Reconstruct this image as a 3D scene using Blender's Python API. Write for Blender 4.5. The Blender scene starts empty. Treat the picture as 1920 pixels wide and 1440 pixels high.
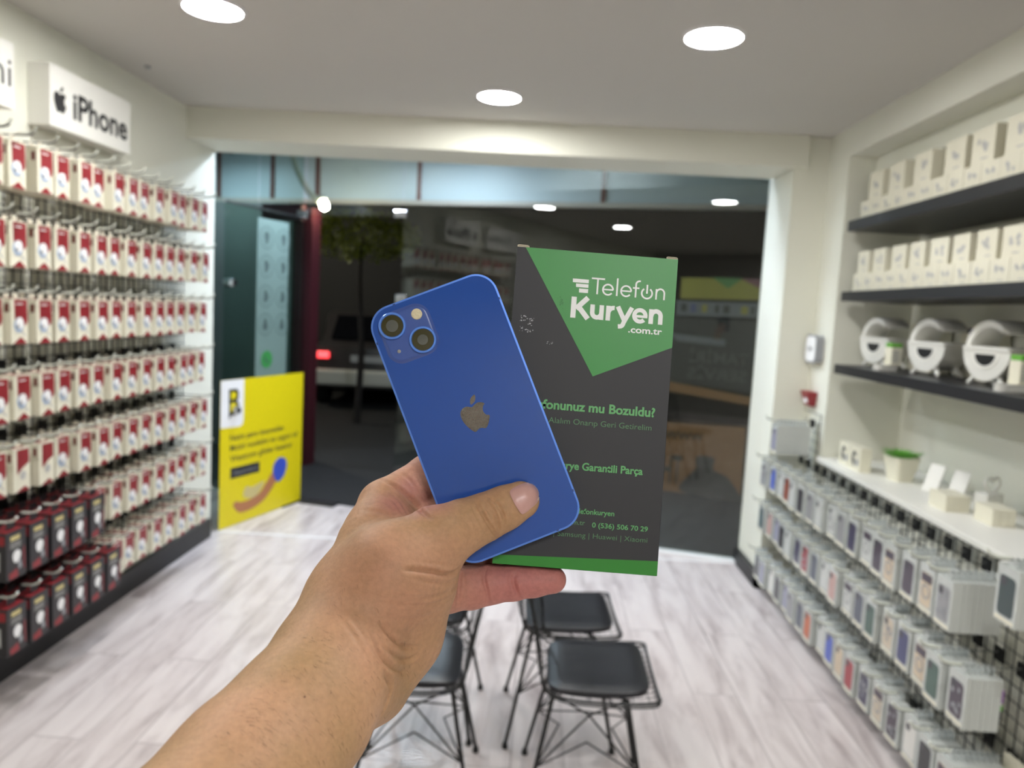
import bpy, bmesh, math, random
import numpy as np
from mathutils import Vector, Matrix
random.seed(7)
SC = bpy.context.scene
COL = SC.collection
PI = math.pi

# ------------------------------------------------------------------ camera
FPX = 1420.0                       # focal length in pixels of a 1920x1440 frame
CAM = np.array([0.0, 0.0, 1.60])
_F = np.array([45., -140., FPX]); _F /= np.linalg.norm(_F)
_D = np.array([-773., 14380., FPX]); _D -= _D.dot(_F) * _F; _D /= np.linalg.norm(_D)
_R = np.cross(_D, _F)
CM = np.stack([_R, _F, -_D], 1)    # world -> lens axes (right, down, forward)
def at(px, py, z):
    """world point seen at a pixel, z metres in front of the lens"""
    d = np.array([(px - 960.) / FPX, (py - 720.) / FPX, 1.0]) * z
    return CAM + CM.T @ d
cam_d = bpy.data.cameras.new('camera'); cam = bpy.data.objects.new('camera', cam_d); COL.objects.link(cam)
cam_d.sensor_width = 36.0; cam_d.lens = 36.0 * FPX / 1920.0
cam_d.clip_start = 0.01; cam_d.clip_end = 200
_rx, _ry, _rz = CM.T @ np.array([1., 0, 0]), CM.T @ np.array([0, -1., 0]), CM.T @ np.array([0, 0, -1.])
cam.matrix_world = Matrix(((_rx[0], _ry[0], _rz[0], CAM[0]), (_rx[1], _ry[1], _rz[1], CAM[1]), (_rx[2], _ry[2], _rz[2], CAM[2]), (0, 0, 0, 1)))
cam_d.dof.use_dof = True; cam_d.dof.focus_distance = 0.410; cam_d.dof.aperture_fstop = 9.0
SC.camera = cam

# ------------------------------------------------------------------ world, exposure
W = bpy.data.worlds.new('night'); SC.world = W; W.use_nodes = True
W.node_tree.nodes['Background'].inputs[0].default_value = (0.010, 0.011, 0.014, 1)
W.node_tree.nodes['Background'].inputs[1].default_value = 1.0
SC.view_settings.view_transform = 'Standard'; SC.view_settings.look = 'None'
SC.view_settings.exposure = 0.0; SC.view_settings.gamma = 1.0
SC.view_settings.use_curve_mapping = False
LAMP_WARM = (1.0, 0.995, 0.985); LAMP_COOL = (0.70, 0.82, 1.0)
LAMP_E = 172.0

# ------------------------------------------------------------------ materials
def srgb(r, g, b):
    f = lambda c: (c / 255.0) / 12.92 if c <= 10 else (((c / 255.0) + 0.055) / 1.055) ** 2.4
    return (f(r), f(g), f(b), 1.0)
def mat(name, col, rough=0.5, metal=0.0, spec=0.5, noise=0.0, nscale=8.0, bump=0.0, bscale=40.0, coat=0.0, emit=None, estr=0.0, sss=0.0):
    m = bpy.data.materials.new(name); m.use_nodes = True
    nt = m.node_tree; b = nt.nodes['Principled BSDF']
    b.inputs['Base Color'].default_value = col; b.inputs['Roughness'].default_value = rough
    b.inputs['Metallic'].default_value = metal; b.inputs['Specular IOR Level'].default_value = spec
    b.inputs['Coat Weight'].default_value = coat; b.inputs['Coat Roughness'].default_value = 0.05
    if sss: b.inputs['Subsurface Weight'].default_value = sss; b.inputs['Subsurface Radius'].default_value = (0.006, 0.0025, 0.0015); b.inputs['Subsurface Scale'].default_value = 1.0
    if emit: b.inputs['Emission Color'].default_value = emit; b.inputs['Emission Strength'].default_value = estr
    tc = nt.nodes.new('ShaderNodeTexCoord')
    if noise:
        n = nt.nodes.new('ShaderNodeTexNoise'); n.inputs['Scale'].default_value = nscale; n.inputs['Detail'].default_value = 4
        nt.links.new(tc.outputs['Object'], n.inputs['Vector'])
        r = nt.nodes.new('ShaderNodeMapRange'); r.inputs['To Min'].default_value = 1 - noise; r.inputs['To Max'].default_value = 1 + noise
        nt.links.new(n.outputs['Fac'], r.inputs['Value'])
        mx = nt.nodes.new('ShaderNodeMix'); mx.data_type = 'RGBA'; mx.blend_type = 'MULTIPLY'; mx.inputs['Factor'].default_value = 1
        mx.inputs['A'].default_value = col; nt.links.new(r.outputs[0], mx.inputs['B'])
        nt.links.new(mx.outputs['Result'], b.inputs['Base Color'])
    if bump:
        n2 = nt.nodes.new('ShaderNodeTexNoise'); n2.inputs['Scale'].default_value = bscale; n2.inputs['Detail'].default_value = 3
        nt.links.new(tc.outputs['Object'], n2.inputs['Vector'])
        bp = nt.nodes.new('ShaderNodeBump'); bp.inputs['Strength'].default_value = bump; bp.inputs['Distance'].default_value = 0.002
        nt.links.new(n2.outputs['Fac'], bp.inputs['Height']); nt.links.new(bp.outputs[0], b.inputs['Normal'])
    return m
def glass_mat(name, tint, refl=1.0):
    """thin window glass: clear with a mirror-like Fresnel reflection"""
    m = bpy.data.materials.new(name); m.use_nodes = True; nt = m.node_tree
    for n in list(nt.nodes): nt.nodes.remove(n)
    out = nt.nodes.new('ShaderNodeOutputMaterial'); mix = nt.nodes.new('ShaderNodeMixShader')
    t = nt.nodes.new('ShaderNodeBsdfTransparent'); t.inputs[0].default_value = tint
    g = nt.nodes.new('ShaderNodeBsdfGlossy'); g.inputs['Roughness'].default_value = 0.0; g.inputs[0].default_value = (refl, refl, refl, 1)
    ge = nt.nodes.new('ShaderNodeNewGeometry'); dt = nt.nodes.new('ShaderNodeVectorMath'); dt.operation = 'DOT_PRODUCT'
    nt.links.new(ge.outputs['Normal'], dt.inputs[0]); nt.links.new(ge.outputs['Incoming'], dt.inputs[1]); prev = dt.outputs['Value']
    for op, v, first in (('ABSOLUTE', 0, 0), ('SUBTRACT', 1.0, 1), ('POWER', 5.0, 0), ('MULTIPLY', .96, 0), ('ADD', .04, 0)):   # Schlick, the same from both sides of the pane
        k = nt.nodes.new('ShaderNodeMath'); k.operation = op; k.inputs[1 - first].default_value = v; nt.links.new(prev, k.inputs[first]); prev = k.outputs[0]
    nt.links.new(prev, mix.inputs[0]); nt.links.new(t.outputs[0], mix.inputs[1]); nt.links.new(g.outputs[0], mix.inputs[2])
    nt.links.new(mix.outputs[0], out.inputs[0])
    return m
def emis(name, col, s):
    m = bpy.data.materials.new(name); m.use_nodes = True; nt = m.node_tree
    b = nt.nodes['Principled BSDF']; b.inputs['Base Color'].default_value = (0.8, 0.8, 0.8, 1)
    b.inputs['Emission Color'].default_value = (*col[:3], 1); b.inputs['Emission Strength'].default_value = s
    return m
def floor_mat():
    m = mat('whitewashed planks', srgb(214, 206, 204), 0.32); nt = m.node_tree; b = nt.nodes['Principled BSDF']
    tc = nt.nodes.new('ShaderNodeTexCoord')
    mp = nt.nodes.new('ShaderNodeMapping'); mp.inputs['Scale'].default_value = (7.0, 1.1, 1); nt.links.new(tc.outputs['Object'], mp.inputs[0])
    br = nt.nodes.new('ShaderNodeTexBrick'); br.inputs['Scale'].default_value = 1.0
    br.inputs['Mortar Size'].default_value = 0.004; br.inputs['Brick Width'].default_value = 1.25; br.inputs['Row Height'].default_value = 0.19
    mp2 = nt.nodes.new('ShaderNodeMapping'); mp2.inputs['Rotation'].default_value = (0, 0, PI / 2); nt.links.new(tc.outputs['Object'], mp2.inputs[0]); nt.links.new(mp2.outputs[0], br.inputs[0])
    br.inputs['Color1'].default_value = (0.35, 0.35, 0.35, 1); br.inputs['Color2'].default_value = (0.65, 0.65, 0.65, 1); br.inputs['Mortar'].default_value = (0.0, 0, 0, 1)
    n1 = nt.nodes.new('ShaderNodeTexNoise'); n1.inputs['Scale'].default_value = 1.5; n1.inputs['Detail'].default_value = 8; n1.inputs['Roughness'].default_value = 0.62; n1.inputs['Distortion'].default_value = 0.7
    add = nt.nodes.new('ShaderNodeVectorMath'); add.operation = 'MULTIPLY_ADD'; add.inputs[1].default_value = (1, 1, 1)
    nt.links.new(mp.outputs[0], add.inputs[0]); 
    sc = nt.nodes.new('ShaderNodeVectorMath'); sc.operation = 'SCALE'; sc.inputs['Scale'].default_value = 14; nt.links.new(br.outputs['Color'], sc.inputs[0]); nt.links.new(sc.outputs[0], add.inputs[2])
    nt.links.new(add.outputs[0], n1.inputs[0])
    cr = nt.nodes.new('ShaderNodeValToRGB'); e = cr.color_ramp.elements
    e[0].position = 0.30; e[0].color = srgb(158, 146, 145); e[1].position = 0.56; e[1].color = srgb(214, 205, 203)
    x = cr.color_ramp.elements.new(0.43); x.color = srgb(196, 186, 184); x = cr.color_ramp.elements.new(0.8); x.color = srgb(226, 219, 216)
    nt.links.new(n1.outputs['Fac'], cr.inputs[0])
    mx = nt.nodes.new('ShaderNodeMix'); mx.data_type = 'RGBA'; mx.blend_type = 'MULTIPLY'
    inv = nt.nodes.new('ShaderNodeMath'); inv.operation = 'MULTIPLY'; inv.inputs[1].default_value = 0.35; nt.links.new(br.outputs['Fac'], inv.inputs[0])
    nt.links.new(inv.outputs[0], mx.inputs['Factor']); nt.links.new(cr.outputs[0], mx.inputs['A']); mx.inputs['B'].default_value = (0.3, 0.28, 0.28, 1)
    nt.links.new(mx.outputs['Result'], b.inputs['Base Color'])
    return m
M = dict(
    wall=mat('cream wall paint', srgb(228, 228, 214), 0.7, noise=0.02, nscale=3, bump=0.05, bscale=90),
    panel=mat('white wall panel', srgb(236, 236, 232), 0.55, noise=0.01),
    ceil=mat('ceiling paint', srgb(198, 195, 188), 0.8, noise=0.012, nscale=2),
    floor=floor_mat(),
    black=mat('black lacquered board', srgb(30, 30, 32), 0.45, noise=0.1, nscale=30),
    blackm=mat('black painted wire', srgb(24, 24, 25), 0.4, metal=0.3),
    shelf=mat('black shelf board', srgb(38, 38, 41), 0.42, noise=0.06, nscale=20),
    white=mat('white board', srgb(238, 237, 230), 0.4),
    card=mat('white card', srgb(228, 224, 204), 0.5, noise=0.02, nscale=30),
    cardg=mat('grey print', srgb(186, 186, 182), 0.5),
    paper=mat('white paper', srgb(240, 240, 240), 0.5),
    plast=mat('white plastic', srgb(232, 231, 224), 0.3, coat=0.2),
    red=mat('red print', srgb(142, 40, 46), 0.4, noise=0.05, nscale=60),
    dred=mat('dark red print', srgb(110, 34, 34), 0.4),
    bluep=mat('pale blue print', srgb(150, 170, 196), 0.4),
    greyp=mat('grey print shade', srgb(150, 152, 156), 0.4),
    blkcard=mat('black card', srgb(44, 42, 44), 0.4),
    gold=mat('pale gold print', srgb(205, 190, 130), 0.4),
    chrome=mat('brushed metal', srgb(200, 200, 205), 0.2, metal=1.0),
    clear=mat('clear pouch film', srgb(196, 200, 196), 0.18, coat=0.4, noise=0.05, nscale=50),
    hook=mat('wire of the peg', srgb(120, 122, 118), 0.3, metal=0.6),
    tip=mat('clear plastic peg tip', srgb(214, 218, 206), 0.3),
    ink=mat('black sign letters', srgb(46, 46, 48), 0.5),
    yellow=mat('yellow poster print', srgb(226, 208, 16), 0.45),
    blue=mat('blue rubber glove print', srgb(60, 84, 190), 0.5),
    skinp=mat('printed hand', srgb(180, 120, 80), 0.5),
    green=mat('green plastic', srgb(104, 176, 60), 0.45, noise=0.08, nscale=60),
    teal=mat('frosted vinyl', srgb(100, 122, 116), 0.7),
    tealink=mat('dark icon print', srgb(62, 80, 77), 0.7),
    icon=mat('green icon print', srgb(46, 130, 60), 0.6),
    navy=mat('navy print', srgb(38, 40, 84), 0.4),
    dark=mat('dark opening', srgb(16, 16, 17), 0.6),
    leather=mat('black leatherette', srgb(28, 29, 34), 0.36, bump=0.15, bscale=300),
    glass=glass_mat('shop window glass', (0.93, 0.97, 0.95, 1)),
    glassd=glass_mat('door glass', (0.80, 0.90, 0.86, 1)),
    lampW=emis('lit led disc', LAMP_WARM, LAMP_E), lampC=emis('lit cool led disc', LAMP_COOL, LAMP_E * 2.5), lampF=emis('added flood glow', LAMP_COOL, LAMP_E * 6),
)

# ------------------------------------------------------------------ mesh builder
class MB:
    def __init__(s, xf=None): s.v = []; s.f = []; s.m = []; s.xf = xf or Matrix.Identity(4)
    def add(s, verts, faces, mi=0):
        o = len(s.v); s.v += [tuple(s.xf @ Vector(p)) for p in verts]
        s.f += [tuple(i + o for i in f) for f in faces]; s.m += [mi] * len(faces); return s
    def box(s, a, b, mi=0):
        x0, y0, z0 = a; x1, y1, z1 = b
        return s.add([(x0, y0, z0), (x1, y0, z0), (x1, y1, z0), (x0, y1, z0), (x0, y0, z1), (x1, y0, z1), (x1, y1, z1), (x0, y1, z1)],
                     [(0, 3, 2, 1), (4, 5, 6, 7), (0, 1, 5, 4), (1, 2, 6, 5), (2, 3, 7, 6), (3, 0, 4, 7)], mi)
    def prism(s, poly, h0, h1, fn=lambda u, v, h: (u, v, h), mi=0, side=None):
        n = len(poly); vs = [fn(u, v, h0) for u, v in poly] + [fn(u, v, h1) for u, v in poly]
        s.add(vs, [tuple(range(n))[::-1], tuple(range(n, 2 * n))], mi)
        return s.add(vs, [(i, (i + 1) % n, n + (i + 1) % n, n + i) for i in range(n)], mi if side is None else side)
    def poly(s, pts, mi=0): return s.add(pts, [tuple(range(len(pts)))], mi)
    def tube(s, pts, r, n=6, mi=0, caps=True, closed=False):
        P = [Vector(p) for p in pts]; L = len(P); vs = []; up = None
        R = r if isinstance(r, (list, tuple)) else [r] * L
        for i in range(L):
            if closed: t = P[(i + 1) % L] - P[i - 1]
            else: t = P[min(i + 1, L - 1)] - P[max(i - 1, 0)]
            t = t.normalized() if t.length > 1e-9 else Vector((0, 0, 1))
            if up is None: up = t.orthogonal().normalized()
            up = (up - t * up.dot(t)); up = up.normalized() if up.length > 1e-6 else t.orthogonal().normalized()
            w = t.cross(up)
            vs += [tuple(P[i] + (up * math.cos(2 * PI * k / n) + w * math.sin(2 * PI * k / n)) * R[i]) for k in range(n)]
        fs = []
        for i in range(L if closed else L - 1):
            j = (i + 1) % L
            fs += [(i * n + k, i * n + (k + 1) % n, j * n + (k + 1) % n, j * n + k) for k in range(n)]
        if caps and not closed: fs += [tuple(range(n))[::-1], tuple(range((L - 1) * n, L * n))]
        return s.add(vs, fs, mi)
    def lathe(s, prof, n=32, c=(0, 0, 0), mi=0, fn=None):
        fn = fn or (lambda x, y, z: (x, y, z)); vs = []; fs = []
        for r, z in prof:
            for k in range(n):
                a = 2 * PI * k / n; vs.append(fn(c[0] + r * math.cos(a), c[1] + r * math.sin(a), c[2] + z))
        for i in range(len(prof) - 1):
            fs += [(i * n + k, i * n + (k + 1) % n, (i + 1) * n + (k + 1) % n, (i + 1) * n + k) for k in range(n)]
        if prof[0][0] > 1e-6: fs.append(tuple(range(n))[::-1])
        if prof[-1][0] > 1e-6: fs.append(tuple(range((len(prof) - 1) * n, len(prof) * n)))
        return s.add(vs, fs, mi)
    def mesh(s, name, mats, smooth=False, bevel=0, seg=2):
        me = bpy.data.meshes.new(name); me.from_pydata(s.v, [], s.f); me.validate(); 
        for m in (mats if isinstance(mats, (list, tuple)) else [mats]): me.materials.append(M[m] if isinstance(m, str) else m)
        if len(s.m) == len(me.polygons): me.polygons.foreach_set('material_index', s.m)
        bm = bmesh.new(); bm.from_mesh(me)
        bmesh.ops.recalc_face_normals(bm, faces=bm.faces)
        if bevel:
            bmesh.ops.remove_doubles(bm, verts=bm.verts, dist=1e-6)
            bmesh.ops.bevel(bm, geom=[e for e in bm.edges if len(e.link_faces) == 2 and e.calc_face_angle(0) > 0.5], offset=bevel, segments=seg, affect='EDGES', profile=0.5)
        bm.to_mesh(me); bm.free()
        if smooth: me.polygons.foreach_set('use_smooth', [True] * len(me.polygons)); me.set_sharp_from_angle(angle=0.6) if hasattr(me, 'set_sharp_from_angle') else None
        me.update(); return me
    def build(s, name, mats, parent=None, **k): return link(name, s.mesh(name, mats, **k), parent)
def link(name, me, parent=None, loc=None, rot=None):
    o = bpy.data.objects.new(name, me); COL.objects.link(o)
    if parent: o.parent = parent
    if loc is not None: o.location = loc
    if rot is not None: o.rotation_euler = rot
    return o
def tag(o, label, cat, group=None, kind=None):
    o['label'] = label; o['category'] = cat
    if group: o['group'] = group
    if kind: o['kind'] = kind
    return o
def empty(name, loc=(0, 0, 0), rot=(0, 0, 0)):
    o = bpy.data.objects.new(name, None); COL.objects.link(o); o.location = loc; o.rotation_euler = rot; o.empty_display_size = 0.05; return o
def struct(o, label=None, cat=None):
    o['kind'] = 'structure'
    if label: o['label'] = label
    if cat: o['category'] = cat
    return o
def copytree(o, parent=None):
    c = o.copy(); COL.objects.link(c)
    if parent: c.parent = parent
    for ch in list(o.children): copytree(ch, c)
    return c
def rrect(w, h, r, n=6, cx=0, cy=0):
    p = []
    for sx, sy, a0 in ((1, 1, 0), (-1, 1, 90), (-1, -1, 180), (1, -1, 270)):
        for i in range(n + 1):
            a = math.radians(a0 + 90 * i / n); p.append((cx + sx * (w / 2 - r) + r * math.cos(a), cy + sy * (h / 2 - r) + r * math.sin(a)))
    return p
def circ(cx, cy, r, n=24): return [(cx + r * math.cos(2 * PI * k / n), cy + r * math.sin(2 * PI * k / n)) for k in range(n)]
def spline(pts, n=8, closed=False):
    """Catmull-Rom through the points (any dimension)"""
    P = [np.array(p, float) for p in pts]; L = len(P); out = []
    rng = range(L if closed else L - 1)
    for i in rng:
        p0 = P[i - 1] if (closed or i > 0) else 2 * P[0] - P[1]
        p1 = P[i]; p2 = P[(i + 1) % L]; p3 = P[(i + 2) % L] if (closed or i + 2 < L) else 2 * P[-1] - P[-2]
        for k in range(n):
            t = k / n
            out.append(tuple(0.5 * ((2 * p1) + (p2 - p0) * t + (2 * p0 - 5 * p1 + 4 * p2 - p3) * t * t + (3 * p1 - p0 - 3 * p2 + p3) * t ** 3)))
    if not closed: out.append(tuple(P[-1]))
    return out
def text_mesh(txt, bold=0.0, spacing=1.0, ex=0.0):
    """flat lettering as a mesh, unit height units, returns mesh and its bounds"""
    cu = bpy.data.curves.new('lettering', 'FONT'); cu.body = txt; cu.offset = bold; cu.space_character = spacing; cu.resolution_u = 4; cu.extrude = ex
    o = bpy.data.objects.new('lettering', cu); COL.objects.link(o)
    bpy.context.view_layer.update()
    me = bpy.data.meshes.new_from_object(o.evaluated_get(bpy.context.evaluated_depsgraph_get()))
    bpy.data.objects.remove(o)
    xs = [v.co.x for v in me.vertices]; ys = [v.co.y for v in me.vertices]
    return me, (min(xs), max(xs), min(ys), max(ys))
def text_fit(name, txt, x0, x1, base, cap, fn, m, parent, bold=0.0, ref='H', spacing=1.0):
    """lettering fitted between x0 and x1; cap = height of a capital; fn maps (x, y) to 3-D"""
    me, b = text_mesh(txt, bold, spacing); sx = (x1 - x0) / (b[1] - b[0]); sy = cap / 0.73
    for v in me.vertices: v.co = Vector(fn(x0 + (v.co.x - b[0]) * sx, base + v.co.y * sy))
    me.materials.clear(); me.materials.append(M[m] if isinstance(m, str) else m); me.update()
    return link(name, me, parent)
ORD = ['first', 'second', 'third', 'fourth', 'fifth', 'sixth', 'seventh', 'eighth', 'ninth', 'tenth', 'eleventh', 'twelfth', 'thirteenth', 'fourteenth', 'fifteenth', 'sixteenth', 'seventeenth', 'eighteenth', 'nineteenth', 'twentieth']
APPLE = [(35.4, 67.4), (33.4, 66.4), (31.0, 66.6), (29.2, 68.2), (28.6, 70.8), (29.0, 74.0), (30.4, 77.4), (32.2, 80.2), (33.4, 80.9), (35.0, 80.2), (36.2, 79.9), (37.4, 80.2), (39.0, 80.9), (40.6, 79.9), (42.4, 77.4), (43.4, 75.2),
         (41.9, 74.2), (41.1, 72.6), (41.1, 70.8), (42.0, 69.2), (43.1, 68.2), (41.6, 66.9), (39.6, 66.4), (37.6, 67.0), (36.2, 67.6)]
LEAF = [(36.1, 66.2), (36.1, 64.6), (37.2, 62.8), (39.6, 61.7), (39.7, 63.2), (38.6, 65.2)]

# ------------------------------------------------------------------ room shell
XL, ZC = -2.085, 2.662
XR = 1.63                                  # face of the right wall; its niche is cut back to XN
XN, YN = 2.04, 4.20
YH0, YH1, ZH = 4.46, 4.87, 2.485           # the beam over the opening
YB = -2.6
GA, GB = Vector((-2.75, 6.016)), Vector((1.43, 4.943))   # line of the slanting shop window
GT = (GB - GA).normalized(); GN = Vector((-GT.y, GT.x))  # GN points outside
def onG(x, off=0.0):
    t = (x - GN.x * off - GA.x) / GT.x
    p = GA + GT * t + GN * off; return p
struct(MB().poly([(-2.9, YB, 0), (2.3, YB, 0), (2.3, 4.78, 0), (-2.9, 6.12, 0)]).add([(-2.9, YB, -.08), (2.3, YB, -.08), (2.3, 4.78, -.08), (-2.9, 6.12, -.08)], [(3, 2, 1, 0)]).build('floor', 'floor'))
struct(MB().box((-2.2, YB, ZC), (2.3, YH0 + .06, ZC + .1)).build('ceiling', 'ceil'))
struct(MB().box((XL - .12, YB, 0), (XL, YH1 - .01, ZC)).build('wall_left', 'wall'))
struct(MB().box((-2.9, YB - .1, 0), (2.3, YB, ZC)).build('wall_back', mat('grey wall paint', srgb(164, 161, 154), .7)))
# right wall: back of niche, far cheek, low front, fascia above, pier beside the opening
b = MB(); b.box((XN, YB, 0), (XN + .1, YN, ZC)); b.box((XR, YN, 0), (XN + .1, 4.56, ZC)); b.box((XR, YB, 0), (XN, YN, .845))
b.box((XR, YB, 2.505), (XN, YN, ZC)); b.box((XR + .14, YB, 2.41), (XN, YN, 2.505))
b.box((1.435, 4.50, 0), (XN + .1, 4.96, ZC)); struct(b.build('wall_right', 'wall'))
struct(MB().box((XL, YH0, ZH), (1.50, YH1, ZC + .1)).build('trim_1', 'wall'), 'cream painted beam across the top of the shop opening', 'beam')
# ceiling and left cheek of the entrance strip beyond the beam
struct(MB().prism([(-2.9, YH1), (2.0, YH1), (2.0, 4.80), (-2.9, 6.055)], 2.74, 2.84).build('ceiling_entrance', 'ceil'))
struct(MB().box((-2.9, YH1 - .02, 0), (-2.78, 6.0, 2.74)).build('wall_left_entrance', mat('dim teal grey side wall', srgb(66, 78, 78), .6)))
struct(MB().box((-2.9, YH1 - .12, 0), (XL - .12, YH1 - .02, 2.74)).build('wall_left_return', 'wall'))
struct(MB().box((XL, YB, 0), (XL + .032, 4.80, .12), 0).build('baseboard_left', 'black'))
b = MB(); b.box((1.405, 4.47, 0), (1.44, 4.955, .095)); b.box((1.405, 4.47, 0), (1.62, 4.502, .095)); b.box((1.575, YB, 0), (XR + .001, 4.48, .10)); struct(b.build('baseboard_right', 'black'))
# sill strips on the floor
b = MB(); b.box((XL + .03, 4.90, .0005), (1.40, 4.925, .004)); struct(b.build('trim_2', 'paper'), 'thin pale joint strip across the entrance floor', 'threshold')
p0, p1 = onG(-.85, -.05), onG(1.41, -.05); q1, q0 = onG(1.41, .03), onG(-.85, .03)
struct(MB().prism([tuple(p0), tuple(p1), tuple(q1), tuple(q0)], 0.0, .018).build('trim_3', 'paper'), 'white sill under the slanting shop window', 'sill')
# ---- glazing on the slanting line
def pane(name, x0, x1, z0, z1, th=.010, m='glass'):
    a, c = onG(x0), onG(x1); d = GN * th
    return struct(MB().prism([tuple(a), tuple(c), tuple(c + d), tuple(a + d)], z0, z1).build(name, m))
XH, XS = -1.79, -1.0                       # hinge and meeting edge of the doorway
pane('window_1', XS, 1.43, .02, 2.74)
pane('window_2', XH + .02, XS - .012, 2.22, 2.74)
pane('window_3', -2.17, XH - .012, .0, 2.74, m='glassd'); pane('window_4', -2.76, -2.182, .0, 2.74, m='glassd')
def fitting(x, z, name='trim_4', w=.10, h=.05):
    c = onG(x, .005); b = MB(Matrix.Translation((c.x, c.y, z)) @ Matrix.Rotation(math.atan2(GT.y, GT.x), 4, 'Z'))
    b.box((-w / 2, -.016, -h / 2), (w / 2, .016, h / 2)); return b
for i, (x, z, w, h) in enumerate([(-1.80, 2.22, .09, .06), (-1.02, 2.235, .10, .05), (-.99, 1.62, .09, .07)]):
    struct(fitting(x, z, w=w, h=h).build('trim_%d' % (4 + i), 'chrome', bevel=.004), ['steel corner patch at the hinge side of glass door head', 'steel corner patch at the top of fixed window edge', 'steel patch fitting halfway up the window edge'][i], 'glass fitting')
# ---- door leaf swung inwards, hinged at XH
tip = Vector((-2.055, 4.945)); DL = .905; dv = Vector((.2600, .8050)).normalized() * DL; hp = tip + dv
leaf = empty('door_1', (hp.x, hp.y, 0)); struct(leaf)
leaf.rotation_euler = (0, 0, math.atan2(-dv.y, -dv.x))     # local +x runs from the hinge to the free edge, local +y faces the shop
side = 1.0
pl = MB(); pl.box((.01, -.005, .012), (DL, .005, 2.185)); pl.build('glass_leaf', 'glassd', leaf)
def leaf_pt(s, z, off=.0062):               # s = distance from the free edge
    return (DL - s, off * side, z)
def lpoly(name, pts, m, parent, off=.0062, th=.0008):
    b = MB(); n = len(pts); vs = [leaf_pt(s, z, off) for s, z in pts] + [leaf_pt(s, z, off - th) for s, z in pts]
    b.add(vs, [tuple(range(n)), tuple(range(n, 2 * n))[::-1]] + [(i, n + i, n + (i + 1) % n, (i + 1) % n) for i in range(n)]); return b.build(name, m, parent)
lpoly('frosted_strip', [(.325, 1.02), (.325, 2.13), (.675, 2.13), (.675, 1.02)], 'teal', leaf)
st = bpy.data.objects['frosted_strip']
ICL = []
for k, z in enumerate((2.00, 1.80, 1.59, 1.39)):
    b = MB()
    for s0 in (.425, .615):
        ring = circ(s0, z, .078, 28); inn = circ(s0, z, .072, 28)
        for i in range(28):
            j = (i + 1) % 28; b.add([leaf_pt(*ring[i], .0072), leaf_pt(*ring[j], .0072), leaf_pt(*inn[j], .0072), leaf_pt(*inn[i], .0072)], [(0, 1, 2, 3)])
        b.poly([leaf_pt(s0 + (.028 if s0 < .5 else .028) * math.cos(a) * (1 + .25 * math.sin(3 * a + k)), z + .046 * math.sin(a), .0074) for a in [2 * PI * q / 20 for q in range(20)]])
    b.build('icon', 'tealink', st)
b = MB(); b.poly([leaf_pt(x, z, .0075) for x, z in circ(.45, 1.14, .062, 30)], 0)
b.poly([leaf_pt(.45 + x, 1.14 + z, .0082) for x, z in [(-.028, .012), (-.018, .026), (-.010, .012), (-.013, .004), (.006, -.014), (.014, -.010), (.026, -.020), (.012, -.030), (-.012, -.016), (-.026, .002)]], 1)
b.build('phone_icon', ['icon', 'tealink'], st)
lpoly('poster', [(-.02, .004), (-.02, 1.018), (.895, 1.018), (.895, .004)], 'yellow', leaf, .0095, .003)
po = bpy.data.objects['poster']
lpoly('white_badge', [(-.02, .698), (-.02, 1.0175), (.208, 1.0175), (.208, .73), (.196, .70), (.17, .69)], 'paper', po, .0105)
b = MB(); K = .0118
b.poly([leaf_pt(s, z, K - .0004) for s, z in [(.055, .955), (.135, .955), (.155, .93), (.155, .89), (.14, .87), (.16, .85), (.16, .80), (.14, .78), (.085, .775), (.06, .75)]], 0)
b.poly([leaf_pt(s, z, K) for s, z in [(.075, .935), (.12, .935), (.135, .915), (.12, .885), (.075, .885)]], 1)
b.poly([leaf_pt(s, z, K) for s, z in [(.075, .86), (.125, .86), (.14, .83), (.125, .80), (.075, .80)]], 1); b.build('emblem', ['ink', 'yellow'], po)
for txt, s0, s1, z in (('Nakit para istemeden', .075, .665, .600), ('Mobil modelini en uygun ad', .078, .835, .530), ('Westcom gibiler kazanır', .078, .775, .455)):
    text_fit('lettering', txt, s0, s1, z, .040, lambda x, y: leaf_pt(x, y, .0105), 'ink', po, bold=.012)
lpoly('black_tag', [(.085, .335), (.085, .41), (.39, .405), (.39, .33)], 'ink', po, .0105)
text_fit('lettering', 'Xiaomi Store', .115, .365, .357, .026, lambda x, y: leaf_pt(x, y, .0112), 'greyp', po)
hand = spline([(.115, .145), (.15, .165), (.20, .150), (.30, .150), (.40, .175), (.47, .235), (.545, .30), (.60, .25), (.56, .20), (.50, .145), (.42, .10), (.30, .075), (.18, .080)], 5, True)
b = MB(); b.poly([leaf_pt(s, z, .0106) for s, z in hand], 0)
b.poly([leaf_pt(s, z, .0104) for s, z in spline([(.22, .19), (.25, .25), (.31, .235), (.36, .24), (.45, .25), (.38, .17), (.30, .155)], 4, True)], 1); b.build('printed_hand', ['skinp', 'gold'], po)
lpoly('blue_glove', spline([(.545, .30), (.56, .36), (.62, .395), (.69, .375), (.71, .32), (.68, .25), (.62, .215), (.575, .235)], 4, True), 'blue', po, .0110)
for nm, s0, z0, r in (('door_knob', .056, 1.667, .030), ('lock', .118, .811, .028)):
    b = MB(); b.lathe([(0, .045), (r * .8, .045), (r, .03), (r, .012), (r * .6, .010), (r * .6, -.012), (r, -.014), (r, -.03), (r * .8, -.045), (0, -.045)], 24, fn=lambda x, y, z: (DL - s0 + x, z, z0 + y)); b.build(nm, 'chrome', leaf, smooth=True)
b = MB(); b.box((-.01, -.02, -.0), (.24, .02, .011)); b.build('hinge_shoe', 'blackm', leaf)
tp = MB(); tp.box((.0, -.009, 2.185), (DL, .009, 2.20)); tp.build('top_edge', 'chrome', leaf)
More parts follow.
